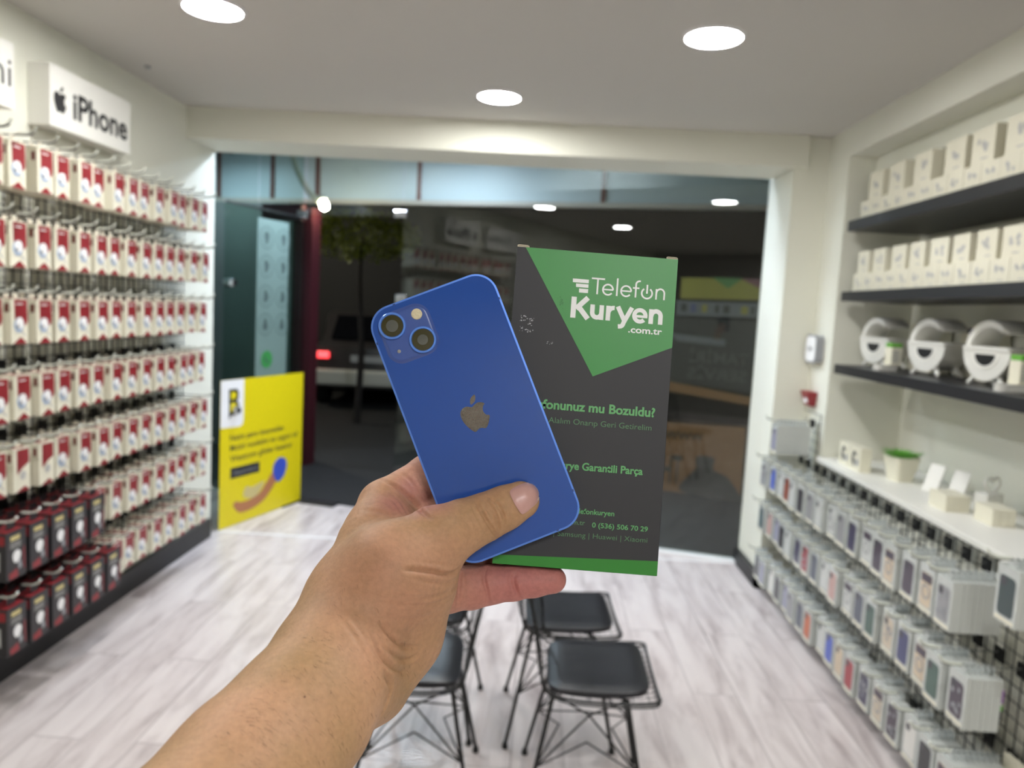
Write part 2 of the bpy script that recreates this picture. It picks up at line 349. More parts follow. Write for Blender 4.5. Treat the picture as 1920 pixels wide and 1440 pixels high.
b = MB(Matrix.Translation((hp.x + .16, hp.y - .05, 0)) @ Matrix.Rotation(math.atan2(GT.y, GT.x), 4, 'Z')); b.box((-.14, -.06, .0), (.16, .06, .022)); tag(b.build('floor_closer', 'black', bevel=.006), 'black floor door closer plate at the foot of the open glass door', 'door closer')

# ------------------------------------------------------------------ ceiling lights
LIGHTS = [(-1.275, 2.935, 'round lit downlight nearest the left wall, cut by the picture top'), (.613, 3.0, 'round lit downlight on the right half of the ceiling'), (-.246, 3.95, 'round lit downlight close to the beam over the opening'),
          (-1.12, 1.2, None), (.80, 1.0, None), (.60, -1.2, None), (.55, -1.8, None), (.85, -2.35, None)]  # first one shows mirrored in the window, others are unseen added fill lamps
def ceiling_light(x, y, z, label, r=.105, m='lampW', nm='ceiling_light'):
    o = empty(nm, (x, y, z)); g = 'downlights of the shop ceiling' if m == 'lampW' else 'downlights of the entrance strip'
    tag(o, label or 'unseen round downlight overhead, one of a set mostly added for fill light', 'ceiling light', g)
    MB().lathe([(r + .013, 0), (r + .013, -.004), (r + .006, -.010), (r, -.010), (r, 0)], 48).build('trim_ring', 'paper', o, smooth=True)
    MB().lathe([(0, -.0075), (r, -.0075), (r, -.0015), (0, -.0015)], 48).build('diffuser', m, o)
    return o
for x, y, l in LIGHTS: ceiling_light(x, y, ZC, l)
for x, y, l in ((-1.45, 5.30, 'cool lit downlight in the entrance strip beyond the beam, left'), (.25, 5.02, 'cool lit downlight in the entrance strip beyond the beam, right')):
    ceiling_light(x, y, 2.74, l, r=.085, m='lampC')

# ------------------------------------------------------------------ outdoors at night
M.update(asph=mat('dark asphalt', srgb(38, 37, 36), 0.8, noise=.2, nscale=12), kerb=mat('paving', srgb(92, 88, 84), 0.8, noise=.15, nscale=6),
         canopy=mat('pale canopy sheet', srgb(196, 208, 212), 0.5, noise=.04, nscale=2), rust=mat('rust brown post', srgb(110, 66, 58), .6), rail=mat('pale rail', srgb(190, 180, 168), .5),
         maroon=mat('maroon paint', srgb(66, 18, 26), .6), facade=mat('dark facade', srgb(34, 33, 33), .8, noise=.25, nscale=1.5), carp=mat('dark car paint', srgb(58, 54, 54), .3, coat=.6),
         bump=mat('pale bumper', srgb(206, 204, 190), .35), tail=emis('lit tail lamp', (1, .02, .03), 2.5), plate=mat('number plate', srgb(180, 180, 176), .5), carglass=mat('car glass', srgb(14, 14, 16), .08, coat=.6),
         leaf=mat('leaves', srgb(118, 126, 36), .6, noise=.2, nscale=20), bark=mat('bark', srgb(34, 28, 24), .9), lampS=emis('street lamp bulb', (1.0, .93, .66), 110), lampP=emis('small white lamp', (.9, .95, 1.0), 10), lampO=emis('small amber lamp', (1.0, .62, .38), 5),
         dyel=mat('dimmed back of yellow decal', srgb(98, 92, 28), .7), dgrn=mat('dimmed back of green decal', srgb(50, 86, 44), .7), dred2=mat('dimmed back of plum decal', srgb(80, 44, 54), .7), dgrey=mat('dimmed back of grey decal', srgb(70, 72, 77), .7),  # decal colours darkened to carry the dimness of unlit prints
         dblk=mat('back of black decal', srgb(24, 24, 25), .7), dor=mat('dimmed back of orange decal', srgb(90, 60, 26), .7), dtxt=mat('dimmed back of grey letters', srgb(56, 56, 56), .7), hose=mat('pale conduit', srgb(190, 190, 170), .5), tyre=mat('tyre rubber', srgb(20, 20, 20), .8))
struct(MB().poly([(-30, 6.3, -.06), (-30, 60, -.06), (30, 60, -.06), (30, 4.6, -.06), (2.31, 4.6, -.06), (2.31, 4.79, -.06), (-2.91, 6.14, -.06), (-2.91, 6.3, -.06)][::-1]).build('ground', 'asph'))
def gbox(x0, x1, o0, o1, z0, z1, b=None, mi=0):
    a, c = onG(x0, o0), onG(x1, o0); d = GN * (o1 - o0); b = b or MB()   # x is the true world x on the near face
    return b.prism([tuple(a), tuple(c), tuple(c + d), tuple(a + d)], z0, z1, mi=mi)
edges = [-4.6, -3.5, -2.86, -2.34, -1.235, .565, 2.4]
cano = empty('canopy', (edges[0], 8.2, 2.58)); tag(cano, 'canopy of pale panels between brown posts outside, above the street view', 'canopy')
def keep(o, p): o.parent = p; o.matrix_parent_inverse = Matrix.Translation(p.location).inverted(); return o
for i in range(6): keep(gbox(edges[i] + .022, edges[i + 1] - .022, 2.0, 2.03, 2.62, 3.5).build('panel', 'canopy'), cano)
for x in edges: keep(gbox(x - .02, x + .02, 1.98, 2.05, 2.621, 3.5).build('post', 'rust'), cano)
keep(gbox(-4.6, 2.4, 1.97, 2.06, 2.575, 2.62).build('bottom_rail', 'rail'), cano)
b = MB(); gbox(-5.5, 4.5, 7.0, 7.3, 0, 7, b); struct(b.build('facade', 'facade'))
tag(gbox(-2.69, -2.27, 1.3, 1.38, 2.32, 2.47).build('shop_sign', 'maroon'), 'maroon sign band outside above the glass door, left', 'sign')
tag(gbox(-2.365, -2.19, 1.4, 1.56, -.06, 2.45).build('pillar', 'maroon'), 'maroon pillar outside behind the open glass door', 'pillar')
# lamp on a curved conduit
o = empty('outdoor_lamp', tuple(at(608, 385, 7.2))); tag(o, 'glowing outdoor lamp hanging on a curved pale conduit', 'lamp')
base = Vector(at(608, 385, 7.2)); pts = [Vector(at(x, y, 7.2)) - base for x, y in ((536, 236), (546, 285), (560, 325), (580, 360), (600, 378))]
MB().tube(spline(pts, 5), .028, 8).build('conduit', 'hose', o, smooth=True)
MB().lathe([(0, .045), (.028, .034), (.042, .004), (.038, -.028), (.02, -.044), (0, -.048)], 20).build('bulb', 'lampS', o, smooth=True)
MB().lathe([(0, .085), (.03, .08), (.04, .055), (.0, .05)], 16, c=(-.01, 0, 0)).build('cap', 'hose', o, smooth=True)
# small lamps far away
def far_lamp(px, py, z, r, m, label):
    p = Vector(at(px, py, z)); o = empty('street_lamp', (p.x, p.y, -.06)); tag(o, label, 'street lamp', 'street lamps far off')
    b = MB(); b.tube([(0, .06 + r, 0), (0, .06 + r, p.z + .06)], .035, 8); b.build('pole', 'blackm', o)
    MB().lathe([(0, r), (r * .7, r * .7), (r, 0), (r * .7, -r * .7), (0, -r)], 16, c=(0, 0, p.z + .06)).build('lamp_head', m, o, smooth=True)
far_lamp(578, 600, 26, .05, 'lampO', 'small amber street lamp, left of the pair near the parked car'); far_lamp(589, 598, 26, .05, 'lampO', 'small amber street lamp, right of the pair near the parked car')
far_lamp(683, 642, 26, .05, 'lampO', 'small amber lamp just left of the blue phone'); far_lamp(799, 526, 18, .05, 'lampP', 'small dim white lamp above the phone, left of two')
far_lamp(811, 527, 18, .06, 'lampP', 'bright white lamp above the top edge of the phone'); far_lamp(825, 520, 18, .05, 'lampP', 'small faint white lamp above the phone, rightmost')
far_lamp(752, 421, 17, .05, 'lampO', 'small amber lamp among the lit leaves')
M['lampB'] = emis('added car light bulb', (1.0, .95, .78), 900); o = empty('street_lamp', (-5.3, 10.6, -.06)); tag(o, 'added unseen lamp brightening the parked car, hidden behind the left wall', 'street lamp')  # lamp put out of view to brighten the car and its bumper
MB().tube([(0, 0, 0), (0, 0, 3.1)], .05, 10).build('pole', 'blackm', o); MB().lathe([(0, .08), (.06, .06), (.08, 0), (.06, -.06), (0, -.08)], 16, c=(0, 0, 3.18)).build('lamp_head', 'lampB', o, smooth=True)
# parked car seen from behind
c = at(690, 680, 11.5); CX, CY = c[0], c[1]
o = empty('car', (CX, CY, -.06), (0, 0, .10)); tag(o, 'dark parked car seen from behind with a lit red tail lamp', 'car')
def carsec(y, ys): return [(x, y, z) for x, z in ys]
prof = [(0, .32), (-.02, .62), (.02, .93), (.22, 1.02), (.62, 1.42), (1.0, 1.47), (2.1, 1.44), (2.75, 1.02), (3.7, .86), (3.95, .62), (3.95, .32)]
b = MB(); n = len(prof)
for x0, x1, ins in ((-.82, .82, 0),):
    vs = []
    for x in (-.84, -.70, .70, .84):
        k = 1 if abs(x) < .8 else 0
        vs += [(x * (1 if z < 1.0 or k else .86), y + (.0 if k else .05), z if k else z * .985) for y, z in prof]
    b.add(vs, [(r * n + i, r * n + i + 1, (r + 1) * n + i + 1, (r + 1) * n + i) for r in range(3) for i in range(n - 1)] + [tuple(range(n)), tuple(range(3 * n, 4 * n))[::-1]] + [(r * n, (r + 1) * n, (r + 1) * n + n - 1, r * n + n - 1) for r in range(3)])
b.build('body', 'carp', o, smooth=True)
MB().add([(-.60, .225, 1.04), (.60, .225, 1.04), (.55, .595, 1.40), (-.55, .595, 1.40)], [(0, 1, 2, 3)]).add([(-.60, .205, 1.05), (.60, .205, 1.05), (.55, .575, 1.41), (-.55, .575, 1.41)], [(3, 2, 1, 0)]).build('rear_window', 'carglass', o)
MB().box((-.80, -.10, .36), (.80, .03, .60)).build('bumper', 'bump', o, bevel=.04)
MB().box((-.26, -.035, .72), (.26, -.012, .82)).build('number_plate', 'plate', o)
for sx in (-1, 1): MB().box((sx * .80 - .0 if sx < 0 else .58, -.035, .76), (-.58 if sx < 0 else .80, .0, .86)).build('tail_lamp', 'tail' if sx < 0 else 'dred', o, bevel=.015)
for sx in (-.76, .76):
    for yy in (.65, 3.2): MB().lathe([(0, -.1), (.30, -.1), (.32, -.06), (.32, .06), (.30, .1), (0, .1)], 24, fn=lambda x, y, z: (sx + z, yy + x, .32 + y)).build('wheel', 'tyre', o, smooth=True)
# a street tree catching the lamp light
tp0 = at(680, 440, 10.0); o = empty('tree', (tp0[0], tp0[1], -.06)); tag(o, 'dark street tree outside with a few lit yellow-green leaves', 'tree')
MB().tube(spline([(0, 0, 0), (.03, .02, 1.0), (-.02, 0, 1.9), (0, 0, 2.5)], 5), [.05 - .002 * i for i in range(16)], 10).build('trunk', 'bark', o, smooth=True)
b = MB(); rr = random.Random(3)
for i in range(1700):
    u = rr.uniform(-1, 1); a = rr.uniform(0, 2 * PI); r = rr.uniform(.45, 1) ** .5
    q = Vector((.80 * r * math.cos(a) * math.sqrt(1 - u * u), .6 * r * math.sin(a) * math.sqrt(1 - u * u), 2.50 + .30 * r * u + .07 * math.sin(a * 5)))
    d1 = Vector((rr.uniform(-1, 1), rr.uniform(-1, 1), rr.uniform(-1, 1))).normalized(); d2 = d1.orthogonal().normalized(); l = rr.uniform(.025, .045)
    b.poly([tuple(q - d1 * l), tuple(q + d2 * l * .5), tuple(q + d1 * l), tuple(q - d2 * l * .5)])
b.build('foliage', 'leaf', o)
# dark van further off
o = empty('van', tuple(at(660, 560, 18.5)[:2]) + (-.06,)); tag(o, 'tall dark van standing across the street, beyond the doorway', 'van')
MB().box((-.95, 0, .35), (.95, 3.8, 3.1)).build('body', 'dblk', o, bevel=.08)
MB().box((-.8, -.012, 1.6), (.8, .05, 2.6)).build('rear_window', 'carglass', o)
for sx in (-.85, .85): MB().lathe([(0, -.1), (.34, -.1), (.36, 0), (.34, .1), (0, .1)], 20, fn=lambda x, y, z: (sx + z, .8 + x, .36 + y)).build('wheel', 'tyre', o, smooth=True)
# unseen lamps added to brighten the canopy panels and the wall behind the door
FX, FY, FZ = -1.0, 6.62, 3.02; q_ = onG(FX, 2.0)
fl = keep(MB(Matrix.Translation((FX, FY, FZ))).box((-.09, -.06, .0), (.09, .06, .05)).tube([(0, 0, .04), (0, (q_.y - FY) * .5, .09), (0, q_.y - FY - .0015, .09)], .014, 8).build('added_flood', 'blackm'), cano)
df = MB(Matrix.Translation((FX, FY, FZ))).box((-.07, -.045, -.006), (.07, .045, .002)).build('diffuser', 'lampF'); df.parent = fl
gl_ = keep(MB(Matrix.Translation((-3.35, 7.45, 3.0))).box((-.09, -.06, .0), (.09, .06, .05)).tube([(0, 0, .04), (0, .45, .09), (0, onG(-3.35, 2.0).y - 7.4515, .09)], .014, 8).build('added_flood', 'blackm'), cano)  # second lamp, added out of view to light the grey wall
df = MB(Matrix.Translation((-3.35, 7.45, 3.0))).box((-.07, -.045, -.006), (.07, .045, .002)).build('diffuser', 'lampC'); df.parent = gl_
tag(gbox(-7.0, -2.62, 1.86, 1.95, -.06, 2.56).build('haze_wall', mat('grey teal wall', srgb(124, 126, 124), .8, noise=.12, nscale=3)), 'added grey wall standing in for the reflected haze on the door glass', 'wall')  # added surface that gives the door glass its grey reflected haze
# lettering stuck to the outer side of the window, right
o = empty('window_decal', (0, 0, 0)); tag(o, 'coloured vinyl lettering on the outer side of the window, right of the held box', 'decal')
def dpt(x, z, off=.016): q = onG(x, off); return (q.x, q.y, z)
def dpoly(name, pts, m, off, parent=o):
    b = MB(); n = len(pts); b.add([dpt(x, z, off) for x, z in pts] + [dpt(x, z, off + .0008) for x, z in pts], [tuple(range(n)), tuple(range(n, 2 * n))[::-1]] + [(i, (i + 1) % n, n + (i + 1) % n, n + i) for i in range(n)]); return b.build(name, m, parent)
dpoly('yellow_band', [(.95, 1.86), (1.43, 1.87), (1.43, 1.735), (.95, 1.722)], 'dyel', .016)
dpoly('green_triangle', [(1.14, 1.868), (1.323, 1.868), (1.24, 1.80)], 'dgrn', .0145); dpoly('plum_triangle', [(1.31, 1.869), (1.43, 1.87), (1.43, 1.81)], 'dred2', .0145)
dpoly('grey_band', [(.93, 1.71), (1.43, 1.715), (1.43, 1.62), (.93, 1.61)], 'dgrey', .016)
for i, (x, w) in enumerate(((.96, .035), (1.02, .03), (1.09, .03), (1.17, .025), (1.22, .04), (1.28, .03), (1.33, .04), (1.39, .02))): dpoly('print_block', [(x, 1.69), (x + w, 1.69), (x + w, 1.64), (x, 1.64)], ['dblk', 'dgrey', 'dyel', 'dblk'][i % 4] if i != 1 else 'navy', .0145)
dpoly('black_band', [(.90, 1.60), (1.43, 1.60), (1.43, 1.13), (.90, 1.17)], 'dblk', .016)
dpoly('grey_strip', [(.90, 1.49), (1.25, 1.47), (1.25, 1.425), (.95, 1.44)], 'dgrey', .0145)
for t, a, c, z in (('TAMİRİ', 1.03, 1.40, 1.31), ('SERVİS', 1.03, 1.395, 1.20)):
    text_fit('lettering', t, 0, c - a, 0, .075, lambda x, y: dpt(c - x, z + y, .0143), 'dtxt', o, bold=.01)
dpoly('orange_stripe', [(.90, 1.17), (1.43, 1.105), (1.43, 1.05), (.90, 1.105)], 'dor', .0150)
dpoly('orange_field', [(.90, .89), (1.42, .905), (1.42, .42), (.90, .42)], 'dor', .016)
text_fit('lettering', 'WWW', .92, 1.16, .785, .05, lambda x, y: dpt(x, y, .0143), 'dblk', o, bold=.02)
text_fit('lettering', 'HT', .915, 1.04, .48, .20, lambda x, y: dpt(x, y, .0143), 'dblk', o, bold=.02)
dpoly('black_silhouette', spline([(1.10, .42), (1.03, .46), (1.10, .56), (1.13, .60), (1.13, .68), (1.24, .68), (1.24, .60), (1.33, .56), (1.42, .44), (1.42, .40)], 4, True), 'dblk', .0140)

# ------------------------------------------------------------------ signs on the left wall
def sign(name, y0, y1, z0, z1, label):
    o = empty(name, (XL, y0, z0)); tag(o, label, 'sign', 'box signs on the left wall')
    MB().box((0.0005, 0, 0), (.095, y1 - y0, z1 - z0)).build('sign_box', 'white', o, bevel=.003); return o
s1 = sign('box_sign', 3.072, 3.675, 2.232, 2.478, 'white box sign with a black fruit emblem above the red and white boxes')
sx = .0958
def sp(y, z): return (sx, y - 3.072, z - 2.232)
def ap(p): return (3.135 + (p[0] - 36.1) * .0056, 2.333 + (74 - p[1]) * .0056)
b = MB(); b.poly([sp(*ap(p)) for p in spline(APPLE, 4, True)]); b.poly([sp(*ap(p)) for p in spline(LEAF, 4, True)]); b.build('emblem', 'ink', s1)
text_fit('lettering', 'iPhone', 3.222, 3.645, 2.296, .108, sp, 'ink', s1, bold=.028)
s2 = sign('box_sign', 2.15, 2.862, 2.236, 2.475, 'white box sign at the left picture edge, only its last letters showing')
text_fit('lettering', 'Xiaomi', 2.36, 2.845, 2.315, .108, lambda y, z: (sx, y - 2.15, z - 2.236), 'ink', s2, bold=.0)
tag(MB().lathe([(0, -.012), (.012, -.01), (.016, 0), (0, 0)], 12, c=(-1.93, 3.72, ZC)).build('ceiling_screw', 'greyp'), 'small grey screw on the ceiling above the fruit emblem sign', 'screw')

# ------------------------------------------------------------------ left wall: grid, pegs, boxes
TOPS = [2.10, 1.818, 1.538, 1.258, .985, .710, .430]
HK = [z + .022 for z in TOPS]
YC = [2.603 + .1272 * k for k in range(14)]
ROWN = ['top row', 'second row', 'third row', 'fourth row', 'fifth row', 'sixth row', 'lowest row']
b = MB()
for k in range(53): b.tube([(XL + .020, 1.80 + .05 * k, .20), (XL + .020, 1.80 + .05 * k, 2.14)], .0030, 4)
for k in range(40): b.tube([(XL + .0250, 1.79, .20 + .0497 * k), (XL + .0250, 4.41, .20 + .0497 * k)], .0030, 4)
for y in (2.0, 3.2, 4.4):
    for z in (.3, 1.2, 2.1): b.tube([(XL + .0005, y, z), (XL + .022, y, z)], .005, 6)
tag(b.build('wire_grid', 'blackm'), 'black wire grid panel on the left wall carrying red and white boxes', 'grid panel')
def hook_mesh(L, sg):
    b = MB(); b.box((-.006 if sg > 0 else -.004, -.024, -.030), (.004 if sg > 0 else .006, .024, .016), 2)
    b.tube([(0, 0, 0), (sg * (L - .03), 0, 0), (sg * (L - .01), 0, .006), (sg * L, 0, .022)], .0028, 6, 0)
    b.tube([(sg * (L - .07), 0, .004), (sg * (L - .03), 0, .005), (sg * (L - .008), 0, .013), (sg * (L + .003), 0, .028)], .0045, 8, 1)
    return b
HM = hook_mesh(.236, 1).mesh('peg', ['blackm', 'tip', 'dark'])
# box of the accessory, front faces +x, local origin at top centre of the front
BW, BH, BT = .090, .166, .034
def front_box(mb, cols):
    b = mb; w, h, t = BW, BH, BT; e = .0006
    b.box((-t, -w / 2, -h), (0, w / 2, 0), cols[0]); b.box((-t / 2 - .0006, -.014, -.001), (-t / 2 + .0006, .014, .023), 0 if cols[0] == 0 else 6)
    f = lambda y, z: (e, y, z)
    return b, f
b, f = front_box(MB(), [0])
b.poly([f(-.031, -.004), f(.040, -.004), f(.042, -.060), f(.042, -.086), f(.030, -.100), f(.006, -.092), f(-.014, -.078), f(-.028, -.076)], 1)
b.add([(0.0012, y, z) for y, z in circ(-.002, -.090, .022, 18)], [tuple(range(18))], 2)
b.add([(0.0009, y, z) for y, z in circ(-.006, -.096, .027, 20)], [tuple(range(20))], 3)
b.add([(0.0014, y, z) for y, z in circ(-.012, -.103, .009, 12)], [tuple(range(12))], 4)
b.poly([f(-.036, -.1655), f(.040, -.1655), f(.004, -.140)], 1)
b.poly([f(.004, -.118), f(.026, -.140), f(.032, -.136), f(.010, -.114)], 5); b.poly([f(-.030, -.122), f(.010, -.124), f(.008, -.127), f(-.030, -.125)], 5)
b.add([(0.001, -.022, -.018), (0.001, .016, -.018), (0.001, .016, -.022), (0.001, -.022, -.022)], [(0, 1, 2, 3)], 2)
b.box((-.024, -BW / 2 - .0006, -.050), (-.010, -BW / 2, -.018), 6)
b.box((-.030, -BW / 2 + .012, 0), (-.006, BW / 2 - .012, .0006), 1)
BOXM = b.mesh('accessory_box', ['card', 'red', 'paper', 'bluep', 'greyp', 'cardg', 'dred'])
b2 = MB(); front_box(b2, [0]); f = lambda y, z: (.0006, y, z)
b2.poly([f(-.028, -.006), f(.038, -.006), f(.040, -.060), f(.004, -.076), f(-.028, -.098)], 1)
b2.add([(.0012, y, z) for y, z in circ(.004, -.105, .017, 16)], [tuple(range(16))], 5); b2.poly([f(-.036, -.1655), f(.042, -.1655), f(.014, -.146)], 1)
b2.box((-.024, -BW / 2 - .0006, -.050), (-.010, -BW / 2, -.018), 6); b2.box((-.030, -BW / 2 + .012, 0), (-.006, BW / 2 - .012, .0006), 1)
BOXM2 = b2.mesh('accessory_box', ['card', 'red', 'paper', 'bluep', 'greyp', 'cardg', 'dred'])
BBT = .042
b = MB(); b.box((-BBT, -.052, -.176), (0, .052, 0), 0); f = lambda y, z: (.0006, y, z)
b.poly([f(-.030, -.018), f(.020, -.018), f(.020, -.034), f(-.030, -.034)], 1)
for k in range(3): b.poly([f(-.032, -.042 - .008 * k), f(.024, -.042 - .008 * k), f(.024, -.045 - .008 * k), f(-.032, -.045 - .008 * k)], 5)
b.add([(.0008, y * .9 + .002, z) for y, z in spline([(-.024, -.092), (-.010, -.074), (.014, -.076), (.024, -.094), (.010, -.116), (-.014, -.116)], 4, True)], [tuple(range(24))], 2)
b.poly([f(.006, -.120), f(.022, -.112), f(.030, -.140), f(.014, -.150)], 4)
b.poly([f(.036, -.080), f(.044, -.066), f(.046, -.160), f(.040, -.150)], 3); b.poly([f(-.040, -.152), f(.004, -.140), f(.010, -.172), f(-.036, -.174)], 3)
b.box((-BBT + .004, -.046, 0), (-.004, .046, .0008), 3); b.box((-.040, -.0526, -.044), (-.006, -.052, -.010), 3); b.box((-.034, -.0526, -.140), (-.024, -.052, -.070), 5)
b.box((-BBT / 2 - .0006, -.022, -.001), (-BBT / 2 + .0006, .022, .030), 0)
BLKM = b.mesh('black_box', ['blkcard', 'gold', 'paper', 'red', 'greyp', 'cardg', 'dred'])
rb = random.Random(11)
for r in range(7):
    for k in range(14):
        y = YC[k]; h = link('display_peg', HM, None, (XL + .027, y, HK[r])); L = .26
        tag(h, 'wire peg with clear tip, %s from the left in the %s, left wall' % (ORD[k], ROWN[r]), 'peg', 'pegs on the left wall grid')
        blk = (r == 5 and k <= 4) or (r == 6 and k <= 5)
        gap = (r >= 4 and k == 12 and False)
        fx = XL + rb.uniform(.190, .215) if not blk else XL + .262
        n = rb.choice((2, 3, 3, 3, 4)) if not blk else 5
        if (r + k * 3) % 7 == 4 and not blk: n = 4
        t = BBT if blk else BT
        dz = rb.uniform(-.002, .001)
        for q in range(n):
            x = fx - q * (t + .0012)
            if x - t < XL + .034: break
            me = BLKM if blk else (BOXM2 if r == 4 and k in (1, 2) else BOXM)
            o = link('black_box' if blk else 'accessory_box', me, None, (x, y + (0 if q == 0 else rb.uniform(-.002, .002)), HK[r] - .022 + dz), (0, 0, rb.uniform(-.03, .03) * (0 if n > 1 else 1)))
            kind = 'black earphone box with red edge' if blk else 'white accessory box with red top'
            where = 'front of %s peg from left' % ORD[k] if q == 0 else '%s back on %s peg from left' % (ORD[q], ORD[k])
            tag(o, '%s, %s, %s' % (kind, where, ROWN[r]), 'box', 'black boxes on the left wall' if blk else 'red and white boxes on the left wall')

# ------------------------------------------------------------------ right wall: shelves and what stands on them
SH = [(2.150, 2.095), (1.780, 1.730), (1.395, 1.345)]
for i, (t, bz) in enumerate(SH):
    tag(MB().box((1.618, YB + .01, bz), (XN - .001, 4.115, t)).build('wall_shelf', 'shelf', bevel=.002), 'black wall shelf, %s, on the right' % ['uppermost, under the upper white box stack', 'middle one, holding the second stack of white boxes', 'lowest, carrying the round white speakers'][i], 'shelf', 'black shelves on the right wall')
def wbox(w, h, d, seed):
    r = random.Random(seed); b = MB(); b.box((0, -w / 2, 0), (d, w / 2, h), 0)
    for k in range(5):
        cy, cz = r.uniform(-.2, .2) * w, h * r.uniform(.40, .68)
        pts = [(cy + .085 * w * math.cos(a) * r.uniform(.7, 1.2), cz + .09 * h * math.sin(a) * r.uniform(.7, 1.3)) for a in [2 * PI * q / 9 for q in range(9)]]
        b.add([(-.0005 - .0002 * k, y, z) for y, z in pts], [tuple(range(9))], 1)
    b.add([(-.0006, y, z) for y, z in [(-.25 * w, .12 * h), (.05 * w, .12 * h), (.05 * w, .16 * h), (-.25 * w, .16 * h)]], [(0, 1, 2, 3)], 1)
    return b.mesh('white_box', ['card', 'cardg', 'greyp'])
LO = [wbox(.116, .092, .11, s) for s in range(4)]; U1 = [wbox(.150, .135, .10, 10 + s) for s in range(3)]; U2 = [wbox(.128, .113, .10, 20 + s) for s in range(3)]
def wput(me, x, y, z, label, rz=0.0):
    tag(link('white_box', me, None, (x, y, z), (0, 0, rz)), label, 'box', 'small white boxes on the right shelves')
for k in range(13):
    wput(LO[k % 4], 1.66, 4.015 - .1195 * k, SH[0][0], 'small white box, %s from the far end, bottom layer on top shelf' % ORD[k])
    wput(LO[(k + 2) % 4], 1.66, 4.02 - .1205 * k, SH[1][0], 'small white box, %s from the far end, bottom layer on middle shelf' % ORD[k])
for k, y in enumerate((3.925, 3.705, 3.463, 3.205, 3.01, 2.793, 2.60)):
    wput(U1[k % 3], 1.663, y, SH[0][0] + .0922, 'taller white box, %s from the far end, upper layer on top shelf' % ORD[k])
for k, (y, r) in enumerate(((3.99, 0), (3.81, 0), (3.61, .02), (3.437, 0), (3.255, .06), (3.09, -.05), (2.92, 0), (2.755, .04), (2.58, 0))):
    wput(U2[k % 3], 1.666, y, SH[1][0] + .0922, 'taller white box, %s from the far end, upper layer on middle shelf' % ORD[k], r)
# G-shaped speakers
def speaker(x, y, label, first=None):
    if first: o = copytree(first); o.location = (x, y, SH[2][0]); o['label'] = label; return o
    o = empty('round_speaker', (x, y, SH[2][0]), (0, 0, math.radians(-80))); tag(o, label, 'speaker', 'round white speakers on the lowest shelf')
    R, zc, D = .116, .142, .135; b = MB()
    arc = [math.radians(36 + (184 - 36) * i / 30) for i in range(31)]
    def prof(a, r, yy): return (r * math.cos(a), yy, zc + r * math.sin(a))
    vs = []
    for i, a in enumerate(arc):
        th = .020 + .010 * math.sin(PI * i / 30) if i > 2 else .012 + .004 * i
        ins = .0 if i > 1 else .012
        vs += [prof(a, R - th, .004 + ins), prof(a, R - .004, ins), prof(a, R, .006 + ins), prof(a, R, D - .006 - ins), prof(a, R - .004, D - ins), prof(a, R - th, D - .004 - ins)]
    fs = [(i * 6 + k, i * 6 + (k + 1) % 6, (i + 1) * 6 + (k + 1) % 6, (i + 1) * 6 + k) for i in range(30) for k in range(6)] + [tuple(range(6))[::-1], tuple(range(180, 186))]
    b.add(vs, fs); b.build('lamp_ring', 'plast', o, smooth=True)
    b = MB(); half = [(R * math.cos(math.radians(180 + 180 * i / 30)), zc + R * math.sin(math.radians(180 + 180 * i / 30))) for i in range(31)]
    b.prism(half, 0.0, D, lambda u, v, h: (u, h, v)); b.build('speaker_bowl', 'plast', o, bevel=.006, smooth=True)
    MB().prism(rrect(2 * R + .004, .016, .006, 4, 0, zc + .004), -.006, D + .004, lambda u, v, h: (u, h, v)).build('platform', 'plast', o, smooth=True)
    b = MB(); op = [(.070 * math.cos(math.radians(180 + 180 * i / 24)), zc - .014 + .062 * math.sin(math.radians(180 + 180 * i / 24))) for i in range(25)]
    b.prism(op, -.003, .001, lambda u, v, h: (u, h, v), 0); ip = [(u * .74, zc - .018 + (v - zc + .014) * .72) for u, v in op]
    b.prism(ip, -.0045, -.002, lambda u, v, h: (u, h, v), 1); b.build('speaker_mouth', ['white', 'dark'], o)
    for sx, yy in ((-1, .02), (1, .02), (-1, .115), (1, .115)):
        MB().tube([(sx * .055, yy, .042), (sx * .088, yy - (.012 if yy < .05 else -.012), .0055)], [.010, .0075], 12).build('foot', 'plast', o, smooth=True)
    return o
sp0 = speaker(1.765, 4.00, 'round white g-shaped speaker lamp farthest along the lowest shelf')
speaker(1.765, 3.475, 'round white g-shaped speaker lamp, middle of three on the lowest shelf', sp0)
speaker(1.765, 3.015, 'round white g-shaped speaker lamp nearest the viewer on the lowest shelf', sp0)
b = MB(); b.box((0, -.11, 0), (.09, .11, .235), 0); b.box((-.001, -.11, .0), (.001, -.04, .235), 0)
b.add([(-.0006, y, z) for y, z in ((-.02, .02), (-.105, .02), (-.105, .19), (-.02, .19))], [(0, 1, 2, 3)], 1); b.add([(-.0006, y, z) for y, z in ((.06, .20), (-.10, .20), (-.10, .225), (.06, .225))], [(0, 1, 2, 3)], 1)
for k in range(4): b.add([(-.0006, y, z) for y, z in ((.09, .15 - .018 * k), (.02, .15 - .018 * k), (.02, .142 - .018 * k), (.09, .142 - .018 * k))], [(0, 1, 2, 3)], 2)
b.box((.002, -.1106, .04), (.088, -.11, .20), 0)
SB = b.mesh('speaker_carton', ['card', 'navy', 'greyp'])
M['rain1'] = mat('yellow green arc print', srgb(190, 196, 60), .4); M['rain2'] = mat('teal arc print', srgb(70, 160, 150), .4); M['rain3'] = mat('tan arc print', srgb(180, 140, 90), .4)
for k, y in enumerate((3.86, 3.40, 2.93)):
    tag(link('speaker_carton', SB, None, (1.935, y, SH[2][0]), (0, 0, 0)), 'white and navy carton behind the speakers, %s from the far end' % ORD[k], 'box', 'cartons behind the speakers')
